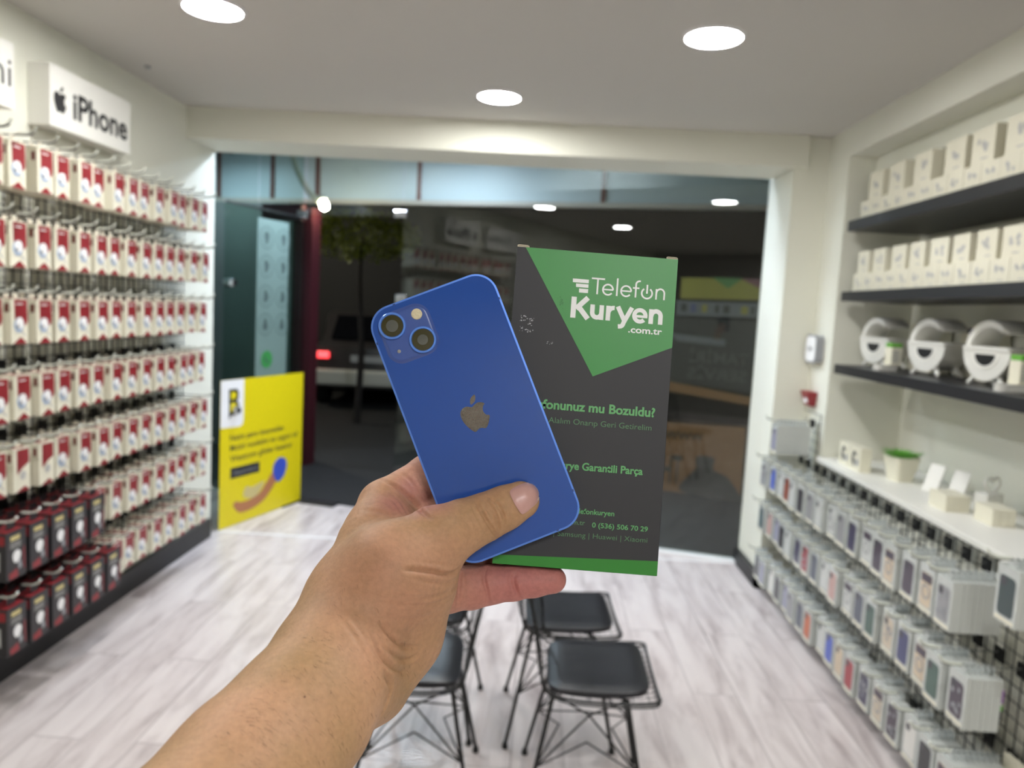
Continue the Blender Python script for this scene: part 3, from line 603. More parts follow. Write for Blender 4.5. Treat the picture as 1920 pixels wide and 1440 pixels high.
o = empty('speaker_carton', (1.86, 2.66, SH[2][0])); tag(o, 'white carton with a rainbow arc print, nearest on the speaker shelf', 'box')
MB().box((0, -.12, 0), (.10, .12, .235)).build('carton', 'card', o)
b = MB()
for i, m in ((0, 2), (1, 0), (2, 1)):
    aa = [math.radians(200 - 60 * i - 60 * q / 8) for q in range(9)]
    for q in range(8): b.add([(-.0008, -.0 - r * math.cos(a), .13 + r * math.sin(a)) for r, a in ((.060, aa[q]), (.060, aa[q + 1]), (.072, aa[q + 1]), (.072, aa[q]))], [(0, 1, 2, 3)], m)
b.build('rainbow_print', ['rain1', 'rain2', 'rain3'], o); MB().box((-.001, -.10, .21), (.001, .10, .228)).build('navy_print', 'navy', o)
def lstand(x, y, label):
    o = empty('white_stand', (x, y, SH[2][0]), (0, 0, .15)); tag(o, label, 'stand', 'white L shaped stands'); MB().prism(rrect(.12, .056, .026, 5), 0, .030, lambda u, v, h: (u, v, h)).build('base', 'plast', o, bevel=.004, smooth=True)
    MB().box((.005, -.027, .030), (.06, .027, .115)).build('upright', 'card', o, bevel=.003); b = MB()
    for k in range(5): b.box((.010, -.0278, .045 + .012 * k), (.045, -.0272, .050 + .012 * k))
    b.build('printed_lines', 'greyp', o); MB().box((.006, -.026, .1155), (.06, .026, .135)).build('green_cap', 'green', o, bevel=.003)
lstand(1.70, 3.70, 'white L shaped stand with a green top between the far two speakers'); lstand(1.715, 2.755, 'white L shaped stand with a green top at the right picture edge')
tag(MB().box((1.598, YB + .01, .846), (XN - .001, 4.192, .872)).build('countertop', 'white', bevel=.003), 'long white ledge along the right wall above the phone case grid', 'counter')
CZ = .872
def carton(x, y, w, label):
    o = empty('carton', (x, y, CZ)); tag(o, label, 'box'); MB().box((0, -w / 2, 0), (.055, w / 2, .122)).build('box', 'card', o)
    b = MB(); b.add([(-.0006, p, z) for p, z in spline([(-.02, .08), (.015, .10), (.035, .06), (.012, .02), (.0, .05), (.018, .075)], 4, True)], [tuple(range(24))]); b.add([(-.0009, p, z) for p, z in circ(-.028, .045, .018, 14)], [tuple(range(14))], 1); b.build('swirl_print', ['ink', 'greyp'], o)
carton(1.662, 3.985, .125, 'white carton with a dark swirl at the far end of the white ledge'); carton(1.662, 3.852, .125, 'white carton with a dark swirl, second from the far end of the ledge')
o = empty('potted_grass', (1.80, 3.655, CZ), (0, 0, .2)); tag(o, 'white tapered pot with a flat tuft of green grass on the white ledge', 'plant')
b = MB(); v0 = rrect(.085, .085, .012, 3); v1 = rrect(.125, .125, .016, 3); n = len(v0); b.add([(u, v, 0) for u, v in v0] + [(u, v, .118) for u, v in v1], [tuple(range(n))[::-1], tuple(range(n, 2 * n))] + [(i, (i + 1) % n, n + (i + 1) % n, n + i) for i in range(n)]); b.build('pot', 'card', o)
b = MB(); rr = random.Random(5)
for i in range(420):
    a = rr.uniform(0, 2 * PI); r = .098 * math.sqrt(rr.random()); p = Vector((r * math.cos(a) * .62, r * math.sin(a) * .62, .116)); d = Vector((r * math.cos(a) * .55 + rr.uniform(-.01, .01), r * math.sin(a) * .55 + rr.uniform(-.01, .01), rr.uniform(.018, .036))); s_ = d.cross(Vector((0, 0, 1))).normalized() * .003 if d.cross(Vector((0, 0, 1))).length > 1e-5 else Vector((.003, 0, 0))
    b.poly([tuple(p - s_), tuple(p + s_), tuple(p + d)])
b.build('grass', 'green', o)
def pstand(x, y, rz, label):
    o = empty('phone_stand', (x, y, CZ), (0, 0, rz)); tag(o, label, 'stand', 'white phone stands on the ledge')
    MB().prism([(0, 0), (.07, 0), (.07, .008), (.012, .008), (.062, .115), (.054, .12), (0, .006)], -.035, .035, lambda u, v, h: (u, h, v)).build('stand_body', 'plast', o); MB().prism([(.012, .012), (.016, .010), (.052, .088), (.048, .09)], -.022, .022, lambda u, v, h: (u - .004, h, v)).build('soft_pad', 'paper', o)
pstand(1.83, 3.44, .5, 'slanted white phone stand beside the grass pot, left one'); pstand(1.87, 3.31, .5, 'slanted white phone stand beside the grass pot, right one')
o = empty('heart_stand', (1.90, 3.12, CZ), (0, 0, .4)); tag(o, 'white stand with a heart shaped ring at the back of the ledge', 'stand'); MB().box((-.04, -.03, 0), (.06, .03, .075)).build('base', 'plast', o, bevel=.004)
hp_ = [(.055 * math.sin(t) ** 3 * .8, .075 + .03 + .044 * (.8125 * math.cos(t) - .3125 * math.cos(2 * t) - .125 * math.cos(3 * t) - .0625 * math.cos(4 * t))) for t in [2 * PI * i / 28 for i in range(28)]]
MB().tube([(u + .02, -.0, v) for u, v in hp_], .007, 8, closed=True).build('heart_ring', 'plast', o, smooth=True)
def ribbed(x0, x1, y0, y1, h, label, n):
    o = empty('white_carton', (x0, y0, CZ)); tag(o, label, 'box', 'ribbed white cartons on the ledge'); w = (x1 - x0) / n
    for k in range(n): MB().box((k * w + .0006, 0, 0), ((k + 1) * w - .0006, y1 - y0, h)).build('carton_slice', 'card', o, bevel=.0015)
ribbed(1.700, 1.800, 3.06, 3.19, .068, 'ribbed white carton row in the middle of the white ledge', 5); ribbed(1.772, 1.862, 2.865, 2.985, .068, 'ribbed white carton row nearest the viewer on the ledge', 3)
o = empty('standing_screen', (1.90, 2.72, CZ), (0, 0, .35)); tag(o, 'dark screen standing on the ledge at the right picture edge', 'screen'); MB().box((0, -.10, .012), (.012, .10, .20)).build('frame', 'plast', o, bevel=.003); MB().box((-.001, -.09, .022), (.001, .09, .19)).build('display', 'dark', o); MB().box((-.02, -.06, 0), (.06, .06, .012)).build('base', 'plast', o)
# pier: white box and red holder
o = empty('wall_timer', (XR, 4.39, 1.46)); tag(o, 'white wall device with small print on the pier beside the shelves', 'device')
MB().prism(rrect(.16, .155, .03, 5), -.045, 0, lambda u, v, h: (h, u, v)).build('case', 'greyp', o, bevel=.004); MB().prism(rrect(.145, .14, .028, 5), -.050, -.0452, lambda u, v, h: (h, u, v)).build('front', 'paper', o)
text_fit('lettering', 'OYA', .045, -.04, -.012, .024, lambda x, y: (-.0506, x, y), 'ink', o, bold=.02)
o = empty('red_holder', (XR, 4.40, 1.13)); tag(o, 'small dark red tapered holder on the pier below the white device', 'holder')
MB().add([(-.06, -.062, .085), (-.06, .062, .085), (0, .062, .085), (0, -.062, .085), (-.035, -.042, 0), (-.035, .042, 0), (0, .042, 0), (0, -.042, 0)], [(0, 1, 2, 3), (4, 7, 6, 5), (0, 4, 5, 1), (1, 5, 6, 2), (2, 6, 7, 3), (3, 7, 4, 0)]).build('cup', 'red', o, bevel=.004)
MB().box((-.048, -.03, .02), (-.036, .02, .045)).build('white_mark', 'paper', o)

# ------------------------------------------------------------------ right wall: grid, pegs, pouched phone cases
GX = 1.606
b = MB()
for k in range(50): b.tube([(GX, 1.75 + .05 * k, .06), (GX, 1.75 + .05 * k, .842 if 1.75 + .05 * k < 4.19 else 1.10)], .0022, 4)
for k in range(16): b.tube([(GX + .003, 1.74, .06 + .052 * k), (GX + .003, 4.47, .06 + .052 * k)], .0022, 4)
for k in range(16, 21): b.tube([(GX + .003, 4.195, .06 + .052 * k), (GX + .003, 4.47, .06 + .052 * k)], .0022, 4)
for y in (2.0, 3.2, 4.4):
    for z in (.1, .8): b.tube([(GX, y, z), (XR - .0005, y, z)], .005, 6)
tag(b.build('wire_grid', 'blackm'), 'black wire grid panel under the white ledge carrying phone cases', 'grid panel')
HMR = hook_mesh(.262, -1).mesh('peg', ['hook', 'tip', 'dark'])
CC = dict(grey=(150, 150, 152), lav=(152, 152, 172), clear=(202, 204, 200), dark=(66, 64, 70), slate=(84, 90, 104), orange=(196, 104, 66), blue=(74, 98, 190), beige=(208, 190, 164), red=(164, 52, 62), purple=(70, 66, 92), flower=(206, 192, 170), plum=(76, 66, 78), white=(222, 220, 214), black=(44, 44, 46), green=(72, 98, 88), dgreen=(58, 72, 72), navy=(66, 70, 112), pink=(196, 160, 152), brick=(150, 82, 66), teal=(86, 104, 108))
for n_, c_ in CC.items(): M['c_' + n_] = mat(n_ + ' phone case', srgb(*c_), .35, coat=.3)
CT = .0175
def case_mesh(colour, style):
    b = MB(); b.box((0, -.049, -.168), (CT, .049, 0), 0)
    e = -.0006; q = rrect(.074, .118, .014, 4, 0, -.088)
    b.add([(e, y, z) for y, z in q], [tuple(range(len(q)))], 1)
    b.add([(e - .0004, y, z) for y, z in rrect(.026, .026, .008, 3, .018, -.046)], [tuple(range(16))], 4 if style != 1 else 3)
    b.add([(e - .0002, y, z) for y, z in ((-.044, -.152), (.044, -.152), (.044, -.164), (-.044, -.164))], [(0, 1, 2, 3)], 2)
    if style == 1:
        ring = circ(0, -.095, .026, 20); inn = circ(0, -.095, .019, 20)
        b.add([(e - .0006, y, z) for y, z in ring + inn], [(i, (i + 1) % 20, 20 + (i + 1) % 20, 20 + i) for i in range(20)], 3); b.add([(e - .0005, y, z) for y, z in ((-.034, -.032), (.034, -.032), (.034, -.062), (-.034, -.062))], [(0, 1, 2, 3)], 5)
    if style == 2:
        r = random.Random(len(colour))
        for k in range(9): cy, cz = r.uniform(-.026, .026), -.135 + .085 * r.random(); b.add([(e - .0006 - .0001 * k, cy + .007 * math.cos(a), cz + .009 * math.sin(a)) for a in [2 * PI * i / 7 for i in range(7)]], [tuple(range(7))], 3)
    b.box((CT / 2 - .0005, -.018, -.001), (CT / 2 + .0005, .018, .026), 0)
    return b.mesh('pouched_case', ['clear', 'c_' + colour, 'card', 'greyp', 'c_dark', 'c_plum'])
o = empty('hanging_packet', (1.52, 2.375, .33)); tag(o, 'small purple, green and black packet at the right picture edge', 'packet')
M['purple'] = mat('purple print', srgb(150, 96, 176), .4)
MB().box((0, -.05, .055), (.02, .05, .16)).build('packet', 'paper', o, bevel=.003)
b = MB(); b.box((-.001, -.046, .115), (.0, .046, .156), 0); b.box((-.0012, -.05, .088), (.0, .05, .106), 1); b.box((-.001, -.05, .056), (.0, .05, .088), 2); b.box((.0, -.0508, .115), (.02, -.05, .156), 0); b.box((.0, -.0508, .088), (.02, -.05, .106), 1); b.box((.0, -.0508, .056), (.02, -.05, .088), 2); b.build('printed_bands', ['purple', 'green', 'blkcard'], o)
o = empty('lime_packet', (1.573, 2.30, .12)); tag(o, 'pale packet with a lime green print low at the right picture edge', 'packet')
MB().box((0, -.05, 0), (.026, .05, .15)).build('packet', 'card', o, bevel=.003); b = MB(); b.box((-.001, -.04, .02), (0, .04, .09)); b.box((.004, -.0508, .02), (.022, -.05, .09)); b.build('lime_print', 'green', o)
CMS = {}
def cm(c, s):
    if (c, s) not in CMS: CMS[(c, s)] = case_mesh(c, s)
    return CMS[(c, s)]
ROWS = [('pier', 1.048, [None, ('lav', 0, 10)]),
        ('upper', .815, [('grey', 0, 4), ('blue', 0, 4), ('clear', 0, 3), ('brick', 0, 4), ('clear', 0, 5), ('dark', 0, 4), ('grey', 0, 5), ('clear', 0, 4), ('clear', 2, 3), ('grey', 0, 3), ('purple', 0, 3), ('clear', 1, 4), ('plum', 0, 4), ('beige', 1, 4), ('plum', 0, 5), ('beige', 1, 5), ('grey', 2, 9), None, None, None]),
        ('middle', .552, [('teal', 0, 3), ('pink', 0, 4), ('lav', 0, 4), ('dark', 0, 3), ('clear', 0, 4), ('purple', 0, 4), ('red', 2, 4), ('slate', 0, 4), ('clear', 0, 5), ('pink', 0, 3), ('clear', 1, 4), ('slate', 0, 4), ('green', 0, 4), ('flower', 2, 4), ('navy', 0, 5), ('beige', 1, 4), ('green', 0, 6), ('plum', 2, 6), None, None]),
        ('lowest', .262, [('dark', 0, 3), ('lav', 0, 3), ('white', 0, 3), ('dark', 0, 4), ('lav', 0, 4), ('grey', 0, 4), ('slate', 0, 4), ('orange', 0, 4), ('clear', 0, 4), ('blue', 0, 4), ('beige', 0, 4), ('red', 0, 4), ('purple', 2, 5), ('flower', 1, 5), ('plum', 2, 2), ('white', 0, 4), ('black', 0, 5), ('beige', 1, 9), None, None])]
for q in range(6):
    tag(link('pouched_case', cm('dgreen' if q == 0 else 'clear', 0), None, (1.405 + q * (CT + .0009), 2.165, .935)), 'dark green phone case hanging at the right picture edge above the rows' if q == 0 else 'pouched phone case, %s back behind the dark green one at right edge' % ORD[q], 'phone case', 'pouched phone cases on the right wall grid')
tag(link('display_peg', HMR, None, (GX - .007, 2.165, .957)), 'wire peg at the right picture edge holding the dark green phone case', 'peg', 'pegs on the right wall grid')
rc = random.Random(21)
YR = [4.425 - .1225 * k for k in range(20)]
for rn, hz, cols in ROWS:
    for k, c in enumerate(cols):
        if c is None: continue
        where = '%s peg from far end, %s row, right grid' % (ORD[k], rn)
        tag(link('display_peg', HMR, None, (GX - .007, YR[k], hz)), 'wire peg holding phone cases, ' + where, 'peg', 'pegs on the right wall grid')
        fx = GX - .205 + rc.uniform(-.012, .012)
        for q in range(c[2]):
            x = fx + q * (CT + .0009)
            if x + CT > GX - .012: break
            tag(link('pouched_case', cm(c[0], c[1]) if q == 0 else cm('clear' if q % 2 else c[0], 0), None, (x, YR[k] + (rc.uniform(-.0015, .0015) if q else 0), hz - .0205), (0, 0, 0)),
                ('pouched %s phone case, front of ' % {'lav': 'lavender', 'brick': 'brick', 'flower': 'patterned', 'dgreen': 'greenish', 'clear': 'pale', 'dark': 'charcoal'}.get(c[0], c[0]) if q == 0 else 'pouched phone case, %s back on ' % ORD[q]) + where, 'phone case', 'pouched phone cases on the right wall grid')

# ------------------------------------------------------------------ wire chairs
def shell_pt(u, v):
    """u across -1..1, v from the front edge 0 to the top of the back 1; the chair faces +x"""
    prof = SHP[min(int(v * 60), 59)]; nxt = SHP[min(int(v * 60) + 1, 60)]; t = v * 60 - min(int(v * 60), 59)
    x, z, w, cx, cz = [prof[i] * (1 - t) + nxt[i] * t for i in range(5)]
    k = abs(u) ** 2.6
    return (x + cx * k, u * w, z + cz * k)
SHP = spline([(.205, .440, .195, 0, .010), (.180, .430, .212, 0, .016), (.07, .417, .216, 0, .022), (-.06, .414, .212, 0, .026), (-.128, .424, .205, .004, .030), (-.166, .470, .204, .012, .018), (-.184, .57, .205, .020, .004), (-.208, .70, .190, .014, 0), (-.226, .79, .150, .006, -.008)], 8)[:65]
SHP = [SHP[min(int(i * (len(SHP) - 1) / 60), len(SHP) - 1)] for i in range(61)]
def make_chair(label):
    o = empty('wire_chair'); tag(o, label, 'chair', 'black wire chairs in the middle of the floor')
    b = MB()
    for k in range(12): u = -.92 + 1.84 * k / 11; b.tube([shell_pt(u, j / 40) for j in range(41)], .0014, 5)
    for k in range(17): v = .03 + .94 * k / 16; b.tube([shell_pt(-1 + 2 * j / 18, v) for j in range(19)], .0014, 5)
    b.build('wire_shell', 'blackm', o, smooth=True)
    rim = [shell_pt(-1, j / 40) for j in range(41)] + [shell_pt(-1 + 2 * j / 14, 1) for j in range(1, 14)] + [shell_pt(1, 1 - j / 40) for j in range(41)] + [shell_pt(1 - 2 * j / 14, 0) for j in range(1, 14)]
    MB().tube(rim, .0042, 7, closed=True).tube([(x, y * .985, z - .012) for x, y, z in rim], .0034, 6, closed=True).build('rim', 'blackm', o, smooth=True)
    b = MB(); N = 16; top = []; bot = []
    for i in range(N + 1):
        for j in range(N + 1):
            a, c = -1 + 2 * i / N, -1 + 2 * j / N
            m = max(abs(a), abs(c)); l = (a ** 6 + c ** 6) ** (1 / 6) or 1; s = m / l if m else 1
            a2, c2 = a * s, c * s; e = max(0, (m - .72) / .28)
            x = .022 + .158 * a2; y = .178 * c2; z0 = .424 + .018 * max(0, x / .19) ** 2 + .012 * abs(c2) ** 3
            top.append((x, y, z0 + .030 - .012 * e * e)); bot.append((x, y, z0))
    n = N + 1; b.add(top, [(i * n + j, (i + 1) * n + j, (i + 1) * n + j + 1, i * n + j + 1) for i in range(N) for j in range(N)]); b.add(bot, [(i * n + j, i * n + j + 1, (i + 1) * n + j + 1, (i + 1) * n + j) for i in range(N) for j in range(N)])
    edge = [i for i in range(n)] + [i * n + N for i in range(1, n)] + [N * n + j for j in range(N - 1, -1, -1)] + [i * n for i in range(N - 1, 0, -1)]
    L = len(edge); b.add([top[i] for i in edge] + [bot[i] for i in edge], [(i, (i + 1) % L, L + (i + 1) % L, L + i) for i in range(L)])
    p = b.build('seat_pad', 'leather', o, smooth=True)
    MB().tube([tuple(Vector(top[i]) + Vector((0, 0, -.003))) for i in edge], .0035, 6, closed=True).build('piping', 'leather', p, smooth=True)
    legs = {}
    for sx in (1, -1):
        for sy in (1, -1):
            t, f = Vector((sx * .115, sy * .125, .408)), Vector((sx * .195, sy * .205, .012)); legs[sx, sy] = (t, f)
            lg = MB().tube([tuple(t), tuple(f)], .0068, 10).build('leg', 'blackm', o, smooth=True)
            MB().lathe([(0, 0), (.011, 0), (.0115, .010), (.008, .022), (0, .024)], 14, c=(f.x, f.y, 0)).build('foot', 'dark', lg, smooth=True)
    b = MB()
    for (a, c) in (((1, 1), (1, -1)), ((1, -1), (-1, -1)), ((-1, -1), (-1, 1)), ((-1, 1), (1, 1))):
        ta, fa = legs[a]; tb, fb = legs[c]; am, bm_ = ta.lerp(fa, .55), tb.lerp(fb, .55)
        mid = (ta + tb) / 2 + Vector((0, 0, -.06))
        b.tube([tuple(am), tuple(mid), tuple(tb.lerp(tb, 1))], .0032, 6); b.tube([tuple(bm_), tuple(mid), tuple(ta)], .0032, 6)
        b.tube([tuple(am), tuple((am + bm_) / 2 * .55 + Vector((0, 0, (am.z) * .45 + .05))), tuple(bm_)], .0030, 6)
    b.tube([(.115, .125, .408), (-.115, -.125, .408)], .004, 6); b.tube([(.115, -.125, .402), (-.115, .125, .402)], .004, 6)
    b.build('base_brace', 'blackm', o, smooth=True)
    return o
ch = make_chair('black wire chair facing right, nearest the viewer on the right side')
def put_chair(o, x, y, rz): o.location = (x, y, 0); o.rotation_euler = (0, 0, rz)
put_chair(ch, .240, 2.385, -.02)
for lab, x, y, rz in (('black wire chair facing right, behind the front right chair', .165, 2.835, .03), ('black wire chair facing left, nearest the viewer, partly behind the forearm', -.315, 2.375, PI + .04), ('black wire chair facing left, behind the front left chair', -.345, 2.84, PI - .03)):
    c = copytree(ch); c['label'] = lab; put_chair(c, x, y, rz)

# ------------------------------------------------------------------ the held phone
def lens_frame(org, r1, r2, n):
    """matrix from object space (x right, y down, z towards the lens) to the world"""
    cols = [CM.T @ np.array(v) for v in (r1, r2, n)]; m = Matrix.Identity(4)
    for j in range(3):
        for i in range(3): m[i][j] = cols[j][i]
    for i in range(3): m[i][3] = org[i]
    return m
def ortho(a, b):
    a = np.array(a, float); a /= np.linalg.norm(a); b = np.array(b, float); b -= b.dot(a) * a; b /= np.linalg.norm(b); return a, b, -np.cross(a, b)
M.update(pglass=mat('blue phone glass', srgb(42, 82, 162), .07, spec=.5), pband=mat('blue aluminium band', srgb(96, 140, 226), .28, metal=.55), pbump=mat('satin blue camera plateau', srgb(62, 88, 158), .25, coat=.3), pring=mat('blue lens ring', srgb(98, 146, 236), .25, metal=.4),
         lensg=mat('lens glass', srgb(58, 54, 20), .08, coat=1.0), lensc=mat('lens inner glass', srgb(90, 92, 84), .15, coat=1.0), flash=mat('flash diffuser', srgb(226, 214, 178), .3, bump=.6, bscale=900), logo=mat('mirror logo', srgb(160, 154, 146), .25, metal=.85, noise=.25, nscale=260, bump=.8, bscale=1500), pgap=mat('antenna line', srgb(44, 66, 120), .4), screen=mat('phone front glass', srgb(10, 10, 12), .06))
PW, PH, PT = .0715, .1467, .00765
a, b_, n_ = ortho((.933, -.355, .053), (.363, .931, -.033))
pc = np.array([-.0200, .0180, .411])
ph = empty('phone'); tag(ph, 'blue smartphone held tilted in front of the green and black box', 'phone')
ph.matrix_world = lens_frame(CAM + CM.T @ (pc - n_ * 0), a, b_, n_)      # z = 0 is the back glass
F3 = lambda u, v, h: (u, v, h)
MB().prism(rrect(PW, PH, .0118, 10), -PT, -.0001, F3).build('frame', 'pband', ph, bevel=.0005, smooth=True)
MB().prism(rrect(PW - .0018, PH - .0018, .0110, 10), -.0006, .0002, F3).build('back_glass', 'pglass', ph, bevel=.00035, smooth=True)
MB().prism(rrect(PW - .0018, PH - .0018, .0110, 10), -PT - .0002, -PT + .0004, F3).build('screen', 'screen', ph, bevel=.0002, smooth=True)
mm = lambda x, y: (x * .001 - PW / 2, y * .001 - PH / 2)
cx, cy = mm(18.2, 18.0)
b = MB(); ov = rrect(.0295, .0295, .0085, 8, cx, cy); iv = rrect(.0258, .0258, .0068, 8, cx, cy); n = len(ov)
lv = [[(u, v, h) for u, v in rrect(.0300 - 2 * d, .0300 - 2 * d, .0086 - d, 8, cx, cy)] for d, h in ((0, .0001), (.0004, .0002), (.0012, .0006), (.0019, .0011), (.0026, .0013), (.0034, .00132))]
for i in range(5): b.add(lv[i] + lv[i + 1], [(k, (k + 1) % n, n + (k + 1) % n, n + k) for k in range(n)])
b.poly(lv[5]); bump = b.build('camera_plateau', 'pbump', ph, smooth=True)
def lens(x, y, big):
    u, v = mm(x, y); z0 = .0012
    l = MB().lathe([(.0059, z0), (.0059, z0 + .0011), (.0062, z0 + .0016), (.0071, z0 + .0016), (.0074, z0 + .0012), (.0074, z0)], 48, c=(u, v, 0)).build('lens_ring', 'pring', bump, smooth=True)
    MB().lathe([(.0060, z0 + .0010), (.0030, z0 + .00102), (.0030, z0), (.0060, z0)], 48, c=(u, v, 0)).build('lens_glass', 'lensg', bump)
    MB().lathe([(big, z0 + .00115), (big * .96, z0 + .00125), (big * .5, z0 + .0013), (0, z0 + .00132)], 36, c=(u, v, 0)).build('lens_eye', 'lensc', bump, smooth=True)
lens(11.4, 11.3, .0033); lens(24.2, 24.1, .0029)
u, v = mm(26.0, 9.75); MB().lathe([(.0030, .0012), (.0030, .0015), (.0026, .0018), (0, .0019)], 32, c=(u, v, 0)).build('flash', 'flash', bump, smooth=True)
u, v = mm(10.0, 25.45); MB().lathe([(.0010, .0012), (.0010, .0014), (0, .00142)], 20, c=(u, v, 0)).build('microphone', 'chrome', bump)
b = MB()
for pts in (APPLE, LEAF):
    p = spline([mm(*q) for q in pts], 5, True); b.poly([(u, v, .00026) for u, v in p])
b.build('emblem', 'logo', ph)
for nm, y0, y1, sx in (('volume_button', 31, 41, 1), ('volume_button', 44, 54, 1), ('side_button', 40, 55, -1)):
    MB().prism(rrect(.0014, (y1 - y0) * .001, .0006, 3, sx * PW / 2, (y0 + y1) / 2 * .001 - PH / 2 + (.0 if sx < 0 else -.004)), -.0052, -.0024, F3).build(nm, 'pband', ph)
b = MB()
for x0, y0, w, h in ((-PW / 2 - .00005, -PH / 2 + .0165, .0008, .0014), (PW / 2 - .00075, -PH / 2 + .0165, .0008, .0014), (-PW / 2 - .00005, PH / 2 - .018, .0008, .0014), (PW / 2 - .00075, PH / 2 - .018, .0008, .0014), (-PW / 2 + .0155, -PH / 2 - .00005, .0014, .0008), (PW / 2 - .0165, PH / 2 - .00075, .0014, .0008)):
    b.box((x0, y0, -PT + .0008), (x0 + w, y0 + h, .00002))
b.build('antenna_line', 'pgap', ph)

# ------------------------------------------------------------------ the held box
M.update(bgrey=mat('charcoal coated card', srgb(42, 42, 45), .55, noise=.04, nscale=60), bgreen=mat('green print', srgb(42, 139, 52), .42, noise=.03, nscale=50), bgreen2=mat('bright green print', srgb(44, 130, 40), .42, noise=.03, nscale=50), btxt=mat('green lettering', srgb(98, 172, 104), .45), btxt2=mat('dull green lettering', srgb(88, 136, 92), .45), bwhite=mat('white lettering', srgb(240, 242, 240), .45), bedge=mat('raw cardboard edge', srgb(210, 200, 176), .7), bside=mat('black card side', srgb(28, 28, 30), .5), scuff=mat('scuffed print', srgb(190, 190, 192), .8), dscuff=mat('dark scuff', srgb(44, 84, 50), .8))
BXW, BXH, BXT = .0914, .1778, .0155
a, b_, n_ = ortho((.997, .080, .010), (-.082, .995, -.060))
bc = np.array([.0417, .0142, .4243])
bx = empty('product_box'); tag(bx, 'tall charcoal and green product box held upright behind the blue phone', 'box')
bx.matrix_world = lens_frame(CAM + CM.T @ bc, a, b_, n_)
b = MB(); b.box((-BXW / 2, -BXH / 2, -BXT), (BXW / 2, BXH / 2, 0), 0)
b.build('carton', 'bgrey', bx)
bm_ = lambda x, y, h=.00018: (x * .001 - BXW / 2, y * .001 - BXH / 2, h)
MB().add([(-BXW / 2 - .00015, -BXH / 2, -BXT), (-BXW / 2 - .00015, BXH / 2, -BXT), (-BXW / 2 - .00015, BXH / 2, -.0002), (-BXW / 2 - .00015, -BXH / 2, -.0002)], [(0, 1, 2, 3)]).add([(BXW / 2 + .00015, -BXH / 2, -BXT), (BXW / 2 + .00015, BXH / 2, -BXT), (BXW / 2 + .00015, BXH / 2, -.0002), (BXW / 2 + .00015, -BXH / 2, -.0002)], [(3, 2, 1, 0)]).add([(-BXW / 2, BXH / 2 + .00015, -BXT), (BXW / 2, BXH / 2 + .00015, -BXT), (BXW / 2, BXH / 2 + .00015, 0), (-BXW / 2, BXH / 2 + .00015, 0)], [(0, 1, 2, 3)]).build('side_print', 'bside', bx)
MB().poly([bm_(4.6, 0), bm_(91.4, 0), bm_(91.4, 50.4), bm_(47.8, 70.2)][::-1]).build('green_panel', 'bgreen', bx)
MB().poly([bm_(0, 169.3 + 3.6), bm_(91.4, 169.7), bm_(91.4, 177.8), bm_(0, 177.8)][::-1]).build('green_stripe', 'bgreen2', bx)
for x0, x1 in ((.2, 6.4), (85.2, 91.2)): MB().tube([bm_(x0, .0, -.0008), bm_(x0, -1.0, -.001), bm_(x0 + .6, -1.3, -.001), bm_(x1 - .6, -1.2, -.001), bm_(x1, -.9, -.001), bm_(x1, 0, -.0008)], .00028, 5).box(bm_(x0 + .2, -.9, -.0042), bm_(x1 - .2, .0, -.0012)).build('tuck_flap', 'bedge', bx)
lo = []
def stroke(pts, w, mb, h=.00036):
    """flat ribbon of constant width along points given in box millimetres"""
    P = [np.array(p, float) for p in pts]; L = []; Rr = []
    for i in range(len(P)):
        t = P[min(i + 1, len(P) - 1)] - P[max(i - 1, 0)]; t /= np.linalg.norm(t); nn = np.array([-t[1], t[0]]) * w / 2; L.append(P[i] + nn); Rr.append(P[i] - nn)
    k = len(P); mb.add([bm_(*p, h) for p in L] + [bm_(*p, h) for p in Rr], [(i, i + 1, k + i + 1, k + i) for i in range(k - 1)])
def arc(cx, cy, rx, ry, a0, a1, n=26): return [(cx + rx * math.cos(math.radians(a0 + (a1 - a0) * i / n)), cy - ry * math.sin(math.radians(a0 + (a1 - a0) * i / n))) for i in range(n + 1)]
b = MB(); w = .95
for x0, y0, x1, y1 in ((32.6, 15.7, 41.7, 17.8), (34.6, 18.4, 41.7, 20.4), (36.5, 21.1, 41.7, 23.4)): b.poly([bm_(x0, y0, .00036), bm_(x1, y0, .00036), bm_(x1, y1, .00036), bm_(x0 + .1, y1, .00036)][::-1])
b.build('bar_mark', 'bwhite', bx)
b = MB(); stroke([(43.3, 14.7), (50.8, 14.7)], w, b); stroke([(46.85, 14.8), (46.85, 23.6)], w, b)
for x0 in (49.6, 59.9): stroke([(x0 + .35, 20.5), (x0 + 6.2, 20.5)], w * .9, b, .00040); stroke(arc(x0 + 3.25, 20.5, 2.85, 2.95, 0, 322), w, b)
stroke([(58.0, 13.6), (58.0, 23.7)], w, b)
stroke(arc(70.6, 16.2, 2.0, 2.0, 75, 180, 10) + [(68.6, 23.7)], w, b); stroke([(66.9, 18.3), (70.6, 18.3)], w * .9, b, .00040)
stroke(arc(75.0, 20.8, 2.95, 2.95, 125, 415), w, b); stroke([(75.0, 15.9), (75.0, 21.0)], w, b, .00040)
stroke([(80.3, 17.9), (80.3, 23.9)], w, b); stroke([(80.3, 20.4)] + arc(82.6, 20.3, 2.25, 2.5, 180, 0, 14)[1:] + [(84.85, 23.9)], w, b, .00040)
b.build('lettering', 'bwhite', bx)
def btext(t, x0, x1, base, cap, m, bold=0.0): return text_fit('lettering', t, x0, x1, 0, cap, lambda x, y: bm_(x, base - y, .00036), m, bx, bold=bold)
b = MB(); w = 2.9; X = 31.25
stroke([(34.15, 26.0), (34.15, 38.0)], w, b); stroke([(42.0, 26.0), (35.6, 32.7)], w, b, .00040); stroke([(36.9, 31.4), (42.6, 38.0)], w, b, .00044)
